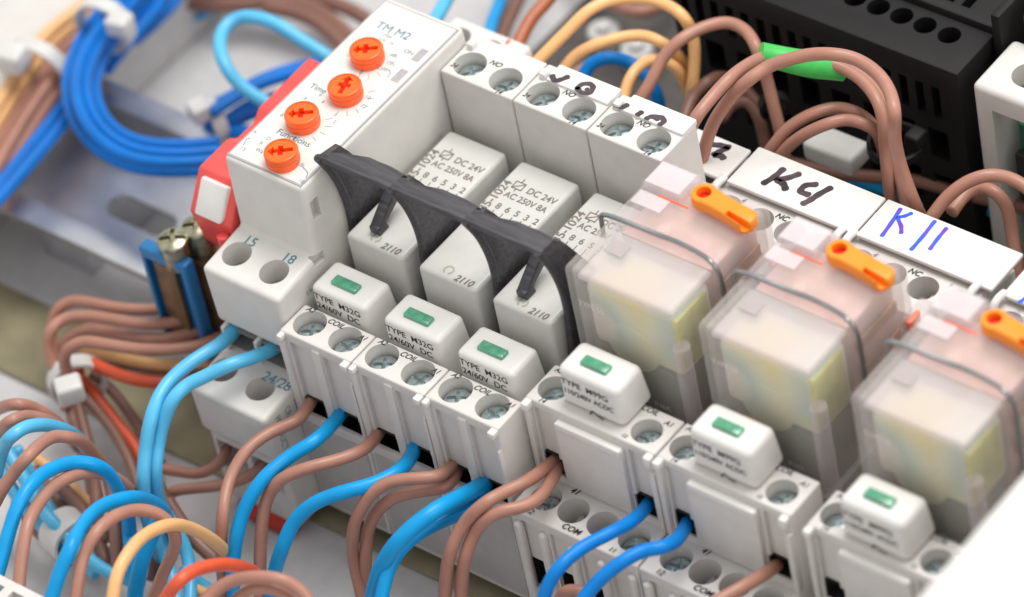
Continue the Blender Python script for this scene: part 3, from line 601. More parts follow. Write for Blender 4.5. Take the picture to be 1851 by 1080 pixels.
# ---------------------------------------------------------------- green-windowed modules on the wide sockets
def wide_module():
    t = thing('indicator_module', 'white module with green window on the wide socket next to the slim ones', 'indicator module', (KX[0]+12.7, -.5, -37), 'indicator modules on the wide sockets')
    a = KX[0]+6.3
    b = hexa([(a, -3.7, -20.1), (a+13.0, -3.7, -20.1), (a+13.0, 4.6, -20.1), (a, 4.6, -20.1)], [(a+.1, -3.6, -11.6), (a+12.5, -3.6, -11.6), (a+12.5, 3.6, -11.6), (a+.1, 3.6, -11.6)], 1.3, 5)
    obj('case', b[0], b[1], WH3, t)
    b = box(a+1, a+12, -3.4, 2.5, -36.5, -20.15); obj('plug_foot', b[0], b[1], LOW, t)
    b = box(a+3.5, a+8.8, -1.4, .6, -11.9, -10.9, .2); obj('green_window', b[0], b[1], GRN, t)
    text('lettering', 'TYPE  M99G', 1.8, (a+.8, -3.72, -14.9), (1, 0, 0), (0, 0, 1), INK, t, squeeze=1.02, bold=.005)
    text('lettering', '110/240V ACDC', 1.6, (a+1.0, -3.74, -17.0), (1, 0, 0), (0, 0, 1), INK, t, squeeze=.92, bold=.01)
    g = stroke([(a+5.9, -3.72, -19.9), (a+6.5, -3.72, -19.0), (a+7.6, -3.72, -19.6), (a+8.6, -3.72, -19.9)], .3, (0, -1, 0), .04); obj('printed_mark', g[0], g[1], INK, t)
    return t
n1 = wide_module(); n2 = copy_tree(n1, None, (KX[1]-KX[0], -.6, 0)); n3 = copy_tree(n1, None, (KX[2]-KX[0], -1.2, 0))
tag(n2, 'white module with green window on the socket tagged "K11"'); tag(n3, 'white module with green window nearest the blurred white housing')
# ================================================================ NEIGHBOURING DEVICES
# red terminal with a white button, left of the timer
t = thing('red_terminal_block', 'red terminal block with a white button against the timer', 'terminal block', (-5, 15, -50))
rp = [(2.7, -9.4), (10.5, -9.4), (12.5, -11), (17, -11), (19, -9.2), (33, -9.0), (34, -14), (34, -50), (6, -50), (5, -34), (-.5, -24), (-2, -16)]
b = profile(rp, -10, -.6, .35, 3); obj('body', b[0], b[1], RED, t)
p = np.array([[-.2, -13.0], [-2.35, -17.6]])
b = hexa([(-8.6, 2.6, -10.8), (-2.2, 2.6, -10.8), (-2.2, -1.0, -15.6), (-8.6, -1.0, -15.6)], [(-8.4, 1.2, -9.8), (-2.4, 1.2, -9.8), (-2.4, -2.6, -15.6), (-8.4, -2.6, -15.6)], .4, 3)
obj('white_button', b[0], b[1], WH3, t)
g = cyl((-2.4, -2.6, -22.5), 1.1, 4.5, n=20, bevel=.2); obj('hinge_pin', g[0], g[1], RED, t)
# blue terminal with screws, below it
t = thing('blue_terminal_block', 'blue terminal plate with bronze inset and two screws left of the timer', 'terminal block', (-15, 6, -57))
q = at(248, 447, Y=-6); q2 = at(343, 487, Y=-6)
x0, x1, zt = q[0], q2[0]-1.3, (q[2]+q2[2])/2
b = cut(box(x0, x1, -6, -3.4, zt-24, zt, .5, 3), box(x0+1.1, x1-1.3, -8, -4.2, zt-30, zt-2.2)); obj('frame', b[0], b[1], BLT, t)
b = box(x0+1.9, x1-4.2, -5.2, -4.3, zt-24, zt-3.6, .1); obj('bronze_inset', b[0], b[1], BRA, t)
b = box(x0+1.2, x1+1, -2.1, 12, zt-24, zt-3, .5); obj('clamp_block', b[0], b[1], BRA, t)
for px, py in ((309, 424), (352, 400)):
    c = at(px, py, Z=zt+4.5); g = cyl((c[0], c[1], zt-3), 2.4, 5.6, n=30, bevel=.3); obj('screw_shank', g[0], g[1], DULL, t); sw = screw(t, c[0], c[1], zt+2.6, .6, 1.15, (0.1, 0)); sw.data = sw.data.copy(); sw.data.materials[0] = DULL

# black slotted power supply
t = thing('power_supply', 'black slotted power supply housing behind the marker tags', 'power supply', (70, 110, ZP+2.5))
zt = -10; c = at(1730, 136, Z=zt); xr, yf = c[0], c[1]
main = box(xr-62, xr, yf, yf+11.5, ZP+2.5, zt, .5, 2)
cuts = []
for px, py in ((1716, 64), (1672, 46), (1630, 29), (1588, 13), (1546, -3), (1503, -20), (1461, -38)):
    c = at(px, py, Z=zt); cuts.append(cyl((c[0], c[1], zt-6), 2.05, 12, n=26))
for k in range(17):
    x = xr-5.2-k*3.35; cuts.append(box(x-.85, x+.85, yf-2, yf+6, zt-12.5, zt-5.2))
for k in range(8):
    x = xr-5.8-k*6.8; cuts.append(box(x-2, x+2, yf-2, yf+6, zt-22.5, zt-15.5))
for k in range(8):
    x = xr-5.8-k*6.8; cuts.append(box(x-2, x+2, yf-2, yf+6, zt-33.5, zt-26.5))
g = cut(main, *cuts); obj('front_housing', g[0], g[1], PSU, t)
rear = box(xr-62, xr+.4, yf+11.6, yf+60, ZP+2.5, zt+1.2, .6, 2); cuts = []
for k in range(17):
    x = xr-7.5-k*3.35; cuts.append(box(x-.9, x+.9, yf+13.8, yf+30, zt-4, zt+4))
g = cut(rear, *cuts); obj('rear_housing', g[0], g[1], PSU, t)
b = box(xr+.5, xr+2.4, yf+10, yf+60, ZP+2.5, zt+6, .5); obj('side_flange', b[0], b[1], PSU, t)

# white device at the right edge
t = thing('white_controller', 'white controller housing with a green connector at the right edge', 'controller', (115, 100, ZP+2.5))
c = at(1751, 150, Z=-10); x0, y0 = c[0]+.4, c[1]
g = cut(box(x0, x0+70, y0, y0+13, -60, -10, 1.2, 4), box(x0+3.8, x0+64, y0-3, y0+11, -56, -14.6), cyl((x0+7.6, y0+6.3, -20), 3.0, 20, n=36), cyl((x0+13.5, y0+6.3, -20), 3.0, 20, n=36), box(x0+7.6, x0+13.5, y0+3.3, y0+9.3, -19, 5))
obj('housing', g[0], g[1], WH, t)
b = box(x0+2, x0+70, y0+13.1, y0+55, -60, -4, 1.2, 4); obj('rear_housing', b[0], b[1], WH, t)
b = box(x0+6.2, x0+64, y0+3.5, y0+10.5, -55, -19.5, .3); gc = obj('green_connector', b[0], b[1], PCB, t)
text('lettering', 'F.SA', 2.4, (x0+7.4, y0+3.45, -22.6), (1, 0, 0), (0, 0, 1), SILK, t)
b = box(x0+6.2, x0+64, y0+1.6, y0+3.3, -36, -25, .3); obj('dark_bar', b[0], b[1], DARK, t)

# white housing in the near right corner, far out of focus
V, Fc = box(168.3, 300, -190, 120, ZP+.1, 20, 3.0, 5)
tag(obj('white_housing', V, Fc, WH3), 'large white housing filling the lower right corner, out of focus', 'housing')

# grey terminal strip at the lower left corner
t = thing('grey_terminal_strip', 'grey plastic terminal strip at the lower left corner', 'terminal strip', (0, -85, ZP))
q = at(0, 1036, Z=-25); q2 = at(82, 1083, Z=-25); cuts = []
for k in range(9): cuts.append(box(q[0]-14+k*6.2, q[0]-9.6+k*6.2, q[1]-8.5, q[1]-1.9, -34, -20))
g = cut(box(q[0]-30, q2[0]+1.2, q[1]-22, q[1], ZP, -25, .6, 3), *cuts); obj('body', g[0], g[1], WH, t)
for k in range(9): b = box(q[0]-13.8+k*6.2, q[0]-9.8+k*6.2, q[1]-8.3, q[1]-2.1, -33.8, -32.5, .1); obj('clamp', b[0], b[1], GREY, t)

# ================================================================ WIRES
def path(P, zs):
    n = len(P); zs = zs if hasattr(zs, '__len__') else [zs, zs]
    out = []
    for i, p in enumerate(P):
        u = i/(n-1)*(len(zs)-1); j = min(int(u), len(zs)-2); z = zs[j]+(zs[j+1]-zs[j])*(u-j)
        out.append(at(p[0], p[1], Z=z))
    return out
def wire(col, d, zs, P, label, group=None, copper=False):
    pts = path(P, zs)
    for e in (0, -1):                          # wires do not stop at the picture's edge: lead them on to the panel or along their way
        x, y = P[e]; p = pts[e]; q = pts[1 if e == 0 else -2]; ext = []
        if y > 1084:
            dz = -66.5-p[2]; ext = [p+np.array([0, -3.5, dz*.45]), p+np.array([1.5, -8, dz*.9]), p+np.array([4, -22, dz])]
        elif y < -8 or x < -8 or x > 1860:
            t_ = (p-q)/np.linalg.norm(p-q); t_[2] = min(t_[2], 0)*.5; ext = [p+t_*14, p+t_*30+np.array([0, 0, -3.])]
        pts = pts+ext if e else [v for v in reversed(ext)]+pts
    V, Fc = tube(pts, d*(.79 if col == 'sky' else .745)/2)
    o = obj('wire', V, Fc, W[col], angle=180); tag(o, label, 'wire', group)
    if copper:
        pts = path(P, zs); d0 = pts[0]-pts[1]; d0 /= np.linalg.norm(d0); ms = []
        for k in range(5):
            a = k*1.256; off = np.array([math.cos(a), math.sin(a)*.5, math.sin(a)])*.45
            ms.append(tube([pts[0]-d0*.5+off, pts[0]+d0*1.0+off*1.2, pts[0]+d0*2.4+off], .22, 6, 3))
        g = join(*ms); obj('copper_strands', g[0], g[1], COP, o)
    return o
G1 = 'wires leaving the slim sockets'
wire('brown', 2.9, (-39.5, -38, -38, -42, -60), [(574, 706), (560, 730), (538, 760), (490, 781), (445, 815), (415, 868), (402, 935), (400, 1010), (404, 1090)], 'brown wire from the slim socket by the timer', G1)
wire('blue', 3.3, (-39.5, -36, -38, -46, -60), [(628, 730), (605, 762), (570, 797), (520, 828), (472, 870), (440, 925), (427, 975), (420, 1040), (425, 1110)], 'blue wire from the slim socket by the timer', G1)
wire('brown', 3.0, (-39.5, -37, -36, -44, -60), [(694, 764), (676, 795), (653, 815), (613, 831), (550, 848), (508, 867), (484, 898), (473, 950), (470, 1030), (468, 1110)], 'brown wire from the slim socket marked "V Q"', G1)
wire('blue', 3.4, (-39.5, -36, -36, -44, -60), [(752, 792), (744, 824), (722, 851), (675, 875), (613, 892), (563, 913), (529, 948), (508, 997), (494, 1045), (485, 1110)], 'blue wire from the slim socket marked "V Q"', G1)
wire('brown', 2.9, (-40, -34, -35, -44, -60), [(828, 836), (813, 846), (788, 862), (738, 866), (700, 873), (668, 897), (645, 935), (637, 975), (641, 1025), (656, 1100)], 'upper brown wire of the pair from the slim socket marked "V 15"', G1, True)
wire('brown', 2.9, (-40, -38, -39, -48, -62), [(828, 846), (818, 868), (800, 882), (763, 888), (718, 898), (688, 918), (668, 950), (661, 1000), (661, 1047), (664, 1100)], 'lower brown wire of the pair from the slim socket marked "V 15"', G1)
wire('blue', 3.9, (-39, -33, -34, -42, -55), [(878, 873), (840, 895), (790, 921), (750, 950), (713, 987), (690, 1025), (676, 1070), (668, 1110)], 'thick blue wire with bare copper end from the slim socket marked "V 15"', G1, True)
wire('blue', 3.2, (-40, -38, -40, -46), [(880, 888), (853, 921), (813, 936), (763, 961), (727, 990), (703, 1030), (692, 1070), (686, 1110)], 'blue wire running underneath the thick blue one', G1)
G2 = 'wires leaving the wide sockets'
wire('brown', 3.0, (-34.5, -31, -30, -38, -52), [(1006, 830), (985, 847), (950, 872), (915, 888), (875, 911), (838, 948), (814, 997), (806, 1047), (802, 1110)], 'left brown wire of the pair from the socket tagged "K4"', G2)
wire('brown', 3.0, (-35, -32, -31, -38, -52), [(1010, 842), (997, 868), (975, 900), (945, 916), (905, 925), (878, 940), (858, 963), (841, 1008), (835, 1050), (832, 1110)], 'right brown wire of the pair from the socket tagged "K4"', G2)
wire('deep', 3.1, (-35, -30, -30, -38), [(1174, 908), (1162, 924), (1138, 945), (1101, 965), (1051, 991), (1014, 1023), (993, 1053), (982, 1085), (975, 1120)], 'dark blue wire from the socket tagged "K4"', G2)
wire('deep', 3.2, (-35, -30, -30, -36), [(1243, 945), (1235, 960), (1221, 978), (1196, 990), (1163, 996), (1126, 1015), (1088, 1045), (1061, 1075), (1040, 1110)], 'dark blue wire from the socket tagged "K11"', G2)
wire('brown', 3.0, (-35, -30, -30), [(1406, 1020), (1385, 1036), (1345, 1060), (1301, 1085), (1270, 1108)], 'brown wire from the socket tagged "K11"', G2)
wire('brown', 2.9, (-46, -38, -46), [(1002, 1120), (1012, 1082), (1030, 1068), (1055, 1072), (1070, 1095), (1074, 1120)], 'brown wire arch just showing under the dark blue wires')
G3 = 'wires to the timer'
wire('sky', 3.1, (-33, -31, -33, -42, -60), [(438, 583), (425, 597), (398, 622), (350, 652), (308, 688), (283, 727), (270, 770), (263, 815), (259, 865), (262, 915), (275, 965), (292, 1010)], 'light blue wire from the left opening under timer terminal 15', G3)
wire('sky', 3.1, (-33, -30, -32, -42, -60), [(507, 618), (492, 632), (455, 647), (415, 660), (372, 680), (338, 697), (313, 722), (296, 762), (286, 805), (281, 855), (286, 900), (301, 940), (310, 990)], 'light blue wire from the opening under timer terminal 18', G3)
wire('brown', 2.7, (-54, -56, -60), [(414, 785), (411, 800), (405, 825), (384, 847), (358, 856), (325, 853), (288, 847), (262, 843)], 'brown wire from the left opening low on the timer', G3)
wire('brown', 2.8, (-54, -56, -62), [(488, 822), (478, 838), (460, 855), (428, 870), (383, 880), (338, 884), (312, 890), (300, 905), (306, 930), (325, 960)], 'brown wire from the right opening low on the timer', G3)
G4 = 'wires in the fan left of the timer'
wire('brown', 2.9, (-46, -46, -50, -60), [(392, 523), (370, 532), (325, 551), (275, 560), (212, 557), (162, 547), (130, 545), (107, 557), (95, 580), (93, 620), (100, 660), (112, 695)], 'topmost brown wire of the fan left of the timer', G4)
wire('brown', 2.9, (-46, -44, -46, -56), [(402, 550), (380, 560), (350, 573), (300, 585), (250, 585), (200, 577), (150, 571), (113, 578), (92, 598), (87, 625), (95, 655), (108, 690), (120, 740)], 'second brown wire from the top of the fan left of the timer', G4)
wire('brown', 2.8, (-47, -46, -52, -60), [(408, 575), (385, 588), (350, 601), (300, 612), (250, 610), (200, 600), (165, 595), (140, 602), (118, 620), (112, 650), (118, 690)], 'third brown wire from the top of the fan left of the timer', G4)
wire('brown', 2.9, (-46, -43, -44, -54), [(420, 600), (395, 611), (362, 624), (300, 632), (237, 630), (187, 622), (150, 618), (125, 630), (116, 650), (122, 675), (132, 700)], 'fourth brown wire of the fan, with a frayed tip beside the light blue wire', G4)
wire('peach', 2.9, (-54, -54, -58), [(380, 655), (337, 659), (300, 660), (262, 656), (212, 647), (172, 638), (150, 640)], 'pale orange wire in the fan left of the timer', G4)
wire('dark', 2.6, (-56, -56, -60), [(370, 672), (312, 676), (250, 665), (200, 652), (160, 640), (140, 645)], 'dark brown wire between the pale orange and the red one', G4)
wire('red', 3.1, (-54, -52, -52, -58), [(392, 682), (335, 691), (300, 692), (250, 688), (212, 677), (175, 661), (150, 651), (140, 658), (143, 680)], 'red wire bending at the bottom of the fan left of the timer', G4)
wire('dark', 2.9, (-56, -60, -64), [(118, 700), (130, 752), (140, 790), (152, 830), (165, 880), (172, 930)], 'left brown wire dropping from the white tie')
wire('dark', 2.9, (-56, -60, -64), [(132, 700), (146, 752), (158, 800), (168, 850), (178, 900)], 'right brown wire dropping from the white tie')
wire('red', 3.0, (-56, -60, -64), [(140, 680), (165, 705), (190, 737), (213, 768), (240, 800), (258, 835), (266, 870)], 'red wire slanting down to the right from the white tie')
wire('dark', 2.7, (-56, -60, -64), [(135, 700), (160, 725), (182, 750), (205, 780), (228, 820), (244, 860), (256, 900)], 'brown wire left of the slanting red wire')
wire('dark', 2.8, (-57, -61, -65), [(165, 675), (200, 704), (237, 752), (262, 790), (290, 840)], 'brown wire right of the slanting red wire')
G5 = 'wire arches at the lower left'
wire('blue', 3.3, (-28, -20, -28, -50), [(84, 1110), (95, 1075), (108, 1035), (130, 985), (155, 941), (190, 912), (232, 900), (268, 905), (295, 922), (305, 950)], 'blue arch just above the brown one, centre of the lower left group', G5)
wire('brown', 2.9, (-28, -20, -30, -55), [(132, 1110), (137, 1080), (142, 1047), (151, 1005), (172, 965), (205, 935), (245, 922), (282, 928), (305, 945), (317, 970), (312, 1000), (295, 1037), (276, 1085), (265, 1110)], 'brown arch that curls back down beside the pale orange arch', G5)
wire('blue', 3.3, (-28, -20, -28, -55), [(-12, 1060), (2, 1015), (15, 966), (32, 915), (57, 875), (95, 847), (137, 836), (175, 842), (200, 862), (218, 895), (232, 935), (236, 980)], 'blue arch second from the left bottom, above a brown arch', G5)
wire('brown', 3.0, (-28, -21, -28, -50), [(33, 1090), (35, 1052), (40, 1005), (50, 950), (70, 910), (100, 877), (140, 857), (180, 855), (212, 867), (235, 887), (246, 912)], 'brown arch directly under the second blue arch', G5)
wire('brown', 3.0, (-30, -22, -28, -50), [(-15, 920), (0, 892), (25, 855), (50, 826), (75, 802), (100, 789), (130, 792), (155, 806), (178, 832), (192, 860)], 'brown arch left of the second blue arch', G5)
wire('sky', 3.0, (-34, -24, -30, -50), [(-8, 860), (5, 812), (20, 790), (45, 773), (80, 768), (112, 776), (138, 790), (158, 812)], 'light blue arch near the left edge', G5)
wire('brown', 2.9, (-36, -26, -32, -50), [(-15, 800), (0, 778), (20, 761), (50, 752), (85, 760), (110, 774), (135, 800)], 'brown arch just above the light blue arch at the left edge', G5)
wire('brown', 2.9, (-40, -30, -36, -52), [(-20, 748), (0, 738), (30, 731), (60, 737), (87, 752), (112, 773), (140, 808)], 'topmost brown arch at the left edge', G5)
wire('peach', 3.0, (-26, -20, -28, -50), [(200, 1115), (204, 1080), (212, 1038), (232, 1000), (264, 966), (305, 949), (345, 955), (385, 977), (410, 1000)], 'pale orange arch at the bottom left', G5)
wire('red', 3.1, (-24, -18, -24, -40), [(285, 1110), (303, 1078), (322, 1052), (352, 1031), (395, 1021), (430, 1024), (460, 1036), (478, 1060)], 'red arch at the bottom, beside the pale orange one', G5)
wire('brown', 2.9, (-24, -18, -24), [(355, 1115), (378, 1078), (413, 1053), (463, 1043), (508, 1048), (538, 1064), (560, 1090), (568, 1120)], 'upper brown arch of the two at the bottom centre', G5)
wire('brown', 2.8, (-26, -21, -26), [(410, 1120), (432, 1080), (463, 1064), (500, 1066), (528, 1090), (535, 1120)], 'lower brown arch of the two at the bottom centre', G5)
G6 = 'tangled wires behind the arches'
wire('sky', 3.0, (-48, -56, -60), [(2, 790), (15, 820), (48, 872), (87, 935), (112, 960), (135, 985), (160, 1010), (192, 1032), (228, 1047), (262, 1056)], 'upper light blue wire through the lower white tie', G6)
wire('sky', 3.0, (-50, -58, -62), [(-8, 830), (12, 868), (40, 910), (75, 950), (105, 978), (140, 1005), (175, 1040)], 'lower light blue wire through the lower white tie', G6)
wire('sky', 3.0, (-50, -58, -62), [(28, 810), (50, 850), (75, 895), (100, 940), (120, 965)], 'light blue wire slanting behind the leftmost arches', G6)
wire('peach', 2.6, (-58, -60, -62), [(45, 815), (75, 835), (110, 860), (150, 900), (190, 940)], 'pale orange wire deep behind the arches', G6)
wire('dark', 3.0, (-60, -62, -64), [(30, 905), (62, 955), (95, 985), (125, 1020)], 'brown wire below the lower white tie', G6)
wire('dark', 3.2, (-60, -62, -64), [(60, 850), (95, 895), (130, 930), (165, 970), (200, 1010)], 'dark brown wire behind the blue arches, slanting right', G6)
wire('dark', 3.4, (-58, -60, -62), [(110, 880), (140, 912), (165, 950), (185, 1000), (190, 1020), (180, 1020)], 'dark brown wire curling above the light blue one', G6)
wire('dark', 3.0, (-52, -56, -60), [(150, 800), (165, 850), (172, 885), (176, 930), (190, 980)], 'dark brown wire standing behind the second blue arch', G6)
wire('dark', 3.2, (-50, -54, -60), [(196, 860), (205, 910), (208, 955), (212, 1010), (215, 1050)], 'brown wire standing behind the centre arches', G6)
wire('blue', 3.2, (-50, -54, -60), [(228, 900), (232, 950), (236, 1000), (242, 1040), (245, 1090)], 'blue wire standing left of the pale orange arch', G6)
wire('blue', 3.8, (-44, -50, -60), [(290, 935), (272, 972), (256, 1015), (246, 1060), (240, 1110)], 'thick blue wire crossing behind the pale orange arch', G6)
wire('sky', 3.0, (-50, -56, -60), [(272, 930), (288, 975), (302, 1015), (314, 1060), (320, 1110)], 'light blue wire inside the pale orange arch', G6)
wire('sky', 3.0, (-50, -56, -60), [(300, 930), (322, 965), (338, 1000), (344, 1040), (342, 1100)], 'light blue wire right of the curling brown arch', G6)
wire('dark', 3.4, (-54, -56, -60), [(303, 905), (315, 925), (335, 955), (360, 985), (390, 1012), (420, 1035)], 'thick dark brown wire slanting toward the red arch', G6)
wire('dark', 2.8, (-56, -58, -62), [(262, 840), (290, 880), (300, 930), (285, 1000), (275, 1050)], 'dark brown wire beside the two light blue timer wires', G6)
wire('peach', 2.8, (-58, -60, -62), [(330, 1050), (360, 1068), (400, 1090)], 'pale orange wire end showing under the red arch', G6)
wire('sky', 2.8, (-56, -60, -62), [(330, 1030), (365, 1058), (400, 1085)], 'light blue wire passing under the red arch', G6)
# ---- upper left background
G7 = 'blue wires of the big bundle at the upper left'
base = [(262, -30), (232, 0), (190, 50), (158, 105), (146, 158), (160, 212), (196, 255), (250, 280), (325, 286), (400, 280)]
offs = [((-29, -8), 'outermost blue wire of the big bundle'), ((-10, 6), 'second blue wire from the outside of the big bundle'), ((9, 2), 'second blue wire from the inside of the big bundle'), ((28, -10), 'innermost blue wire of the big bundle'), ((-2, -12), 'blue wire at the back of the big bundle')]
for i, ((dx, dz), lab) in enumerate(offs):
    P = []
    for j, (x, y) in enumerate(base):
        x0_, y0_ = base[max(j-1, 0)]; x1_, y1_ = base[min(j+1, len(base)-1)]; L_ = math.hypot(x1_-x0_, y1_-y0_)
        P.append((x-(y1_-y0_)/L_*-dx*.92*1.0, y+(x1_-x0_)/L_*-dx*.85))
    wire('navy', 2.9, (-42+dz*.35, -36+dz*.35, -40+dz*.35), P, lab, G7)
wire('navy', 3.3, (-46, -46, -50), [(300, -30), (285, 10), (255, 45), (225, 85), (205, 110), (190, 130)], 'blue wire hanging right of the white tie at the top', G7)
wire('navy', 3.3, (-50, -52, -54), [(340, -30), (310, 10), (270, 50), (240, 75)], 'short blue wire rising to the top edge beside the tied bundle', G7)
G8 = 'wires of the slanting bundle at the upper left'
def shift(P, d): return [(x+d*.70, y+d*.70) for x, y in P]
dg = [(215, -35), (175, 0), (100, 55), (62, 100), (20, 160), (-20, 225), (-45, 270)]
wire('peach', 3.4, -44, shift(dg, -6), 'outer pale orange wire of the slanting bundle', G8)
wire('peach', 3.2, -46, shift(dg, 12), 'inner pale orange wire of the slanting bundle', G8)
wire('brown', 3.4, -48, shift(dg, 32), 'left brown wire of the slanting bundle', G8)
wire('brown', 3.4, -46, shift(dg, 52), 'middle brown wire of the slanting bundle', G8)
wire('brown', 3.3, -48, shift(dg, 72), 'right brown wire of the slanting bundle', G8)
wire('navy', 3.4, -46, [(172, 105), (140, 158), (105, 205), (58, 262), (15, 315), (-20, 358)], 'upper blue wire running to the left edge', G8)
wire('navy', 3.4, -44, [(180, 128), (150, 176), (118, 220), (72, 275), (28, 326), (-10, 370)], 'lower blue wire running to the left edge', G8)
wire('navy', 3.2, -50, [(160, 95), (128, 142), (92, 190), (45, 245), (2, 298), (-30, 340)], 'blue wire between the brown ones and the other blue ones at the left edge', G8)
wire('sky', 3.2, (-34, -26, -28, -40), [(640, 140), (612, 118), (588, 100), (540, 70), (496, 42), (463, 32), (432, 32), (406, 50), (397, 82), (408, 120), (435, 155), (478, 184), (530, 214), (570, 240)], 'light blue loop left of the timer')
wire('navy', 2.9, -46, [(388, 190), (425, 170), (475, 142), (535, 122), (590, 110)], 'blue wire highest behind the light blue loop')
wire('navy', 2.9, -52, [(380, 243), (420, 225), (460, 205), (510, 190), (570, 180)], 'blue wire lying between the two short ones behind the light blue loop')
wire('navy', 3.2, -44, [(380, 205), (420, 180), (470, 152), (530, 133), (580, 120)], 'blue wire passing behind the light blue loop')
wire('navy', 3.0, -48, [(385, 232), (420, 210), (450, 190), (500, 175), (560, 165)], 'short blue wire below the one behind the light blue loop')
wire('navy', 3.6, -50, [(375, 228), (410, 236), (455, 240), (500, 230), (560, 200)], 'dark blue wire lowest behind the light blue loop')
wire('blue', 2.4, -64, [(290, 48), (330, 38), (375, 22), (420, 0), (450, -25)], 'thin blue wire crossing the panel above the loop')
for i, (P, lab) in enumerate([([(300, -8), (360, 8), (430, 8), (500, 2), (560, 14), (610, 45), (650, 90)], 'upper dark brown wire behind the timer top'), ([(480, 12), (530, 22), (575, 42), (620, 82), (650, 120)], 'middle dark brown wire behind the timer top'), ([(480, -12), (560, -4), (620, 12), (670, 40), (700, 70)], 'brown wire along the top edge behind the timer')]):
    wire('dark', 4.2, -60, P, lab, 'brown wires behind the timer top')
# ---- upper centre
wire('sky', 3.3, (-22, -26), [(772, 60), (795, 22), (812, -10), (830, -50)], 'light blue wire rising behind the timer')
wire('blue', 3.2, (-40, -46), [(882, 80), (888, 45), (905, 0), (915, -40)], 'blue wire rising left of the terracotta wire')
wire('dark', 4.2, (-46, -50), [(898, 90), (910, 50), (932, 5), (945, -30)], 'dark brown wire rising beside the blue one')
wire('terra', 3.4, (-30, -26), [(925, 110), (940, 72), (962, 32), (995, -5), (1015, -40)], 'terracotta wire rising to the top edge')
G9 = 'pale orange wires behind the slim sockets'
wire('peach', 2.9, (-22, -14, -14, -30), [(940, 145), (958, 125), (990, 92), (1027, 55), (1063, 20), (1101, 2), (1151, -4), (1196, 5), (1233, 28), (1252, 62), (1256, 105), (1252, 152), (1248, 180)], 'tallest pale orange wire loop', G9)
wire('peach', 2.8, (-24, -18, -18, -32), [(1005, 150), (1020, 124), (1040, 101), (1076, 81), (1126, 67), (1163, 65), (1196, 77), (1226, 101), (1242, 130), (1246, 160)], 'middle pale orange wire loop', G9)
wire('peach', 2.8, (-24, -20, -22, -32), [(1124, 200), (1130, 168), (1141, 138), (1165, 113), (1196, 107), (1221, 123), (1238, 150), (1244, 170)], 'lowest pale orange wire loop', G9)
wire('deep', 3.2, (-30, -26, -30, -40), [(1042, 170), (1054, 138), (1070, 115), (1101, 105), (1138, 113), (1168, 136), (1186, 170), (1193, 205), (1195, 240)], 'blue loop beneath the pale orange ones')
wire('brown', 3.0, (-24, -14, -14, -34), [(1140, 212), (1155, 183), (1177, 148), (1197, 107), (1228, 74), (1271, 50), (1316, 41), (1348, 56), (1368, 88), (1384, 135), (1398, 190), (1412, 245), (1420, 290)], 'brown loop reaching over to the black power supply')
wire('brown', 2.8, (-36, -40), [(1020, 155), (1048, 128), (1080, 112)], 'brown wire hidden between the pale orange and the blue loop')
wire('brown', 3.2, (-60, -58, -60), [(1090, -12), (1115, 10), (1151, 22), (1190, 14), (1210, -12)], 'brown wire sagging at the top edge')
wire('dark', 3.0, (-30, -26, -34), [(1228, 245), (1237, 213), (1254, 173), (1281, 147), (1311, 140), (1345, 160), (1375, 195)], 'brown arch behind the pair going to the green sleeve')
wire('dark', 2.9, (-32, -32, -44), [(1305, 215), (1326, 188), (1350, 184), (1370, 210), (1381, 250), (1392, 300)], 'brown arch under the pair going to the green sleeve')
G10 = 'brown wires behind the marker tags'
wire('brown', 3.0, (-20, -4, -2, -6, -10), [(1234, 300), (1238, 265), (1256, 216), (1288, 175), (1321, 140), (1356, 115), (1388, 102), (1420, 105), (1460, 112)], 'brown wire of the pair that ends in the green sleeve', G10)
wire('brown', 3.1, (-20, -2, 2, 0, -24), [(1262, 315), (1273, 272), (1288, 226), (1316, 183), (1351, 147), (1387, 122), (1414, 111), (1459, 100), (1501, 98), (1544, 106), (1584, 131), (1608, 165), (1617, 205), (1617, 250), (1628, 300), (1650, 360), (1668, 400)], 'brown wire arching over the green sleeve', G10)
wire('brown', 2.9, (-8, -10, -28), [(1490, 112), (1529, 126), (1564, 152), (1588, 187), (1597, 225), (1600, 270), (1606, 330), (1612, 370)], 'outer brown wire leaving the green sleeve', G10)
wire('brown', 2.8, (-9, -12, -28), [(1500, 118), (1535, 122), (1572, 150), (1594, 187), (1604, 225), (1612, 270), (1632, 340), (1640, 385)], 'inner brown wire leaving the green sleeve', G10)
wire('brown', 2.9, (-24, -16, -16, -26), [(1376, 295), (1396, 266), (1426, 231), (1471, 205), (1514, 195), (1551, 205), (1577, 226), (1592, 256), (1600, 290)], 'upper brown arch in front of the power supply', G10)
wire('brown', 2.9, (-24, -15, -15, -25), [(1396, 300), (1419, 271), (1451, 245), (1494, 225), (1529, 217), (1564, 225), (1594, 245), (1612, 272), (1622, 310)], 'lower brown arch in front of the power supply', G10)
wire('dark', 3.2, -40, [(1380, 285), (1451, 300), (1514, 314), (1579, 320), (1654, 326), (1739, 350), (1839, 372), (1900, 385)], 'brown wire lying level behind the marker tags', G10)
wire('blue', 2.8, -46, [(1480, 305), (1559, 332), (1676, 364), (1739, 377), (1800, 382), (1900, 380)], 'blue wire lying level behind the marker tags')
wire('brown', 3.1, (-22, -14, -18), [(1668, 415), (1689, 386), (1714, 355), (1751, 328), (1789, 317), (1826, 323), (1856, 340), (1890, 370)], 'front brown arch at the right edge', G10)
wire('brown', 3.1, (-22, -20, -36), [(1720, 385), (1745, 352), (1770, 341), (1797, 347), (1819, 372), (1829, 420), (1838, 482), (1842, 530)], 'rear brown arch at the right edge, bending down', G10)
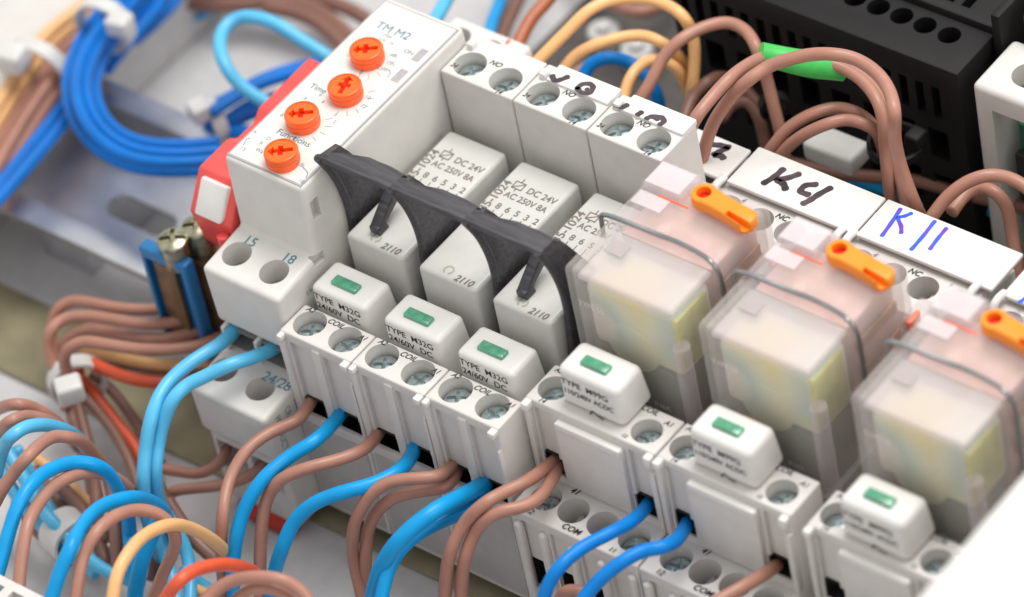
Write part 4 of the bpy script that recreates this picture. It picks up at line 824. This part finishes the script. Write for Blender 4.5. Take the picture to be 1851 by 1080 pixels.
# ---- green sleeve, cable ties, connector tab
t = thing('green_sleeve', 'bright green sleeve on the brown wires in front of the power supply', 'wire sleeve', tuple(at(1450, 118, Z=-8)))
g = tube(path([(1374, 96), (1400, 103), (1435, 111), (1470, 117), (1500, 118), (1524, 119)], (-5, -8, -10)), 2.3, 18, 6, rr=(1.9, 2.7))
GS = mat('green_sleeve', (.05, .50, .09), .4, var=.06, bump=.06, bscale=10)
obj('sleeve', g[0], g[1], GS, t)
def tie(label, px, py, Z, ax, r, w, mat_, head=3.0, hoff=(0, 0, 0), group=None, parts=True):
    c = at(px, py, Z=Z); t = thing('cable_tie', label, 'cable tie', tuple(c), group)
    ax = np.array(ax, float); ax /= np.linalg.norm(ax); u = np.cross(ax, [0, 0, 1.0]); u /= np.linalg.norm(u); v = np.cross(u, ax); n = 36
    V = []; Fc = []
    for i in range(n):
        a = 2*math.pi*i/n
        for rr_, s in ((r, -w/2), (r, w/2), (r+.7, w/2), (r+.7, -w/2)): V.append(tuple(c+rr_*(math.cos(a)*u+math.sin(a)*v)+ax*s))
    for i in range(n):
        for j in range(4): Fc.append((i*4+j, i*4+(j+1) % 4, ((i+1) % n)*4+(j+1) % 4, ((i+1) % n)*4+j))
    obj('strap', V, Fc, mat_, t)
    hc = c+np.array(hoff, float); h = head/2
    cs = []
    for sz in (-1, 1):
        for su, sv in ((-1, -1), (1, -1), (1, 1), (-1, 1)): cs.append(tuple(hc+ax*sz*h*.9+u*su*h+v*sv*h*.85))
    g = hexa(cs[:4], cs[4:], head*.16, 3); obj('head', g[0], g[1], mat_, t)
    return t
def imgdir(px, py, dx, dy, Z): d = at(px+dx, py+dy, Z=Z)-at(px, py, Z=Z); return d
tie('white cable tie with square head round the big blue bundle', 190, 45, -40, imgdir(190, 45, -30, 40, -40), 5.2, 3, NYL, 4.6, at(217, 44, Z=-34)-at(190, 45, Z=-40))
tie('large white cable tie on the slanting bundle at the left edge', 70, 130, -46, imgdir(70, 130, -40, 52, -46), 6.6, 3, NYL, 5.6, at(22, 105, Z=-38)-at(70, 130, Z=-46))
tie('blurred white cable tie on the blue wires behind the light blue loop', 385, 215, -48, imgdir(385, 215, 40, -20, -48), 3.4, 2.6, NYL, 4.2, at(360, 200, Z=-44)-at(385, 215, Z=-48))
tie('white cable tie gathering the fan of wires left of the timer', 140, 690, -55, imgdir(140, 690, 14, 50, -55), 4.6, 3, NYL, 4.9, at(126, 705, Z=-48)-at(140, 690, Z=-55))
tie('white cable tie low among the tangled wires', 122, 968, -58, imgdir(122, 968, 40, 38, -58), 3.7, 5.0, NYL, 3.0, at(120, 965, Z=-56)-at(122, 968, Z=-58))
tie('black cable tie on the brown wires below the power supply', 1618, 262, -24, (0.1, 0, 1), 4.2, 1.8, PSU, 3.4, at(1655, 250, Z=-22)-at(1618, 262, Z=-24))
tie('small black cable tie on the brown loop left of the power supply', 1399, 192, -26, imgdir(1399, 192, 14, 55, -26), 2.0, 2.2, PSU, 2.2, (0, 0, 1.5))
tie('small black cable tie under the pale orange loops', 1249, 158, -28, (0, 0, 1), 3.0, 2.0, PSU, 2.4, (1, -1, 0))
c = at(1512, 272, Z=-30); d1 = at(1560, 288, Z=-30)-c
t = thing('connector_tab', 'white plastic tab lying behind the "K4" tag', 'connector', tuple(c))
b = box(c[0]-5.2, c[0]+5.2, c[1]-3.0, c[1]+3.0, c[2]-2, c[2]+2, .8, 3); obj('tab_body', b[0], b[1], NYL, t)
# small pale fittings far behind the pale orange loops
for px, py, lab in ((1090, 52, 'blurred white fitting behind the tallest pale orange loop'), (1150, 85, 'small blurred white fitting under the tallest pale orange loop')):
    c = at(px, py, Z=-62); t = thing('panel_fitting', lab, 'fitting', tuple(c))
    g = cyl((c[0], c[1], -66.5), 3.2, 4.5, n=24, bevel=.8); obj('fitting_body', g[0], g[1], NYL, t)
    g = cyl((c[0]+.2, c[1], -62), 1.5, 1.2, n=18, bevel=.3); obj('fitting_cap', g[0], g[1], NYL, t)
# red stop under the timer
t = thing('red_foot_latch', 'small red latch showing under the timer', 'latch', tuple(at(505, 912, Z=-66)))
c = at(510, 915, Z=-64); b = hexa([(c[0]-9, c[1]-3, -68), (c[0]+3, c[1]-3, -68), (c[0]+3, c[1]+4, -68), (c[0]-9, c[1]+4, -68)], [(c[0]-9, c[1]-2, -65.5), (c[0]+2, c[1]-2, -65.5), (c[0]+2, c[1]+4, -65.5), (c[0]-9, c[1]+4, -65.5)], .4)
obj('latch_body', b[0], b[1], mat('latch_red', (.55, .03, .015), .4), t)
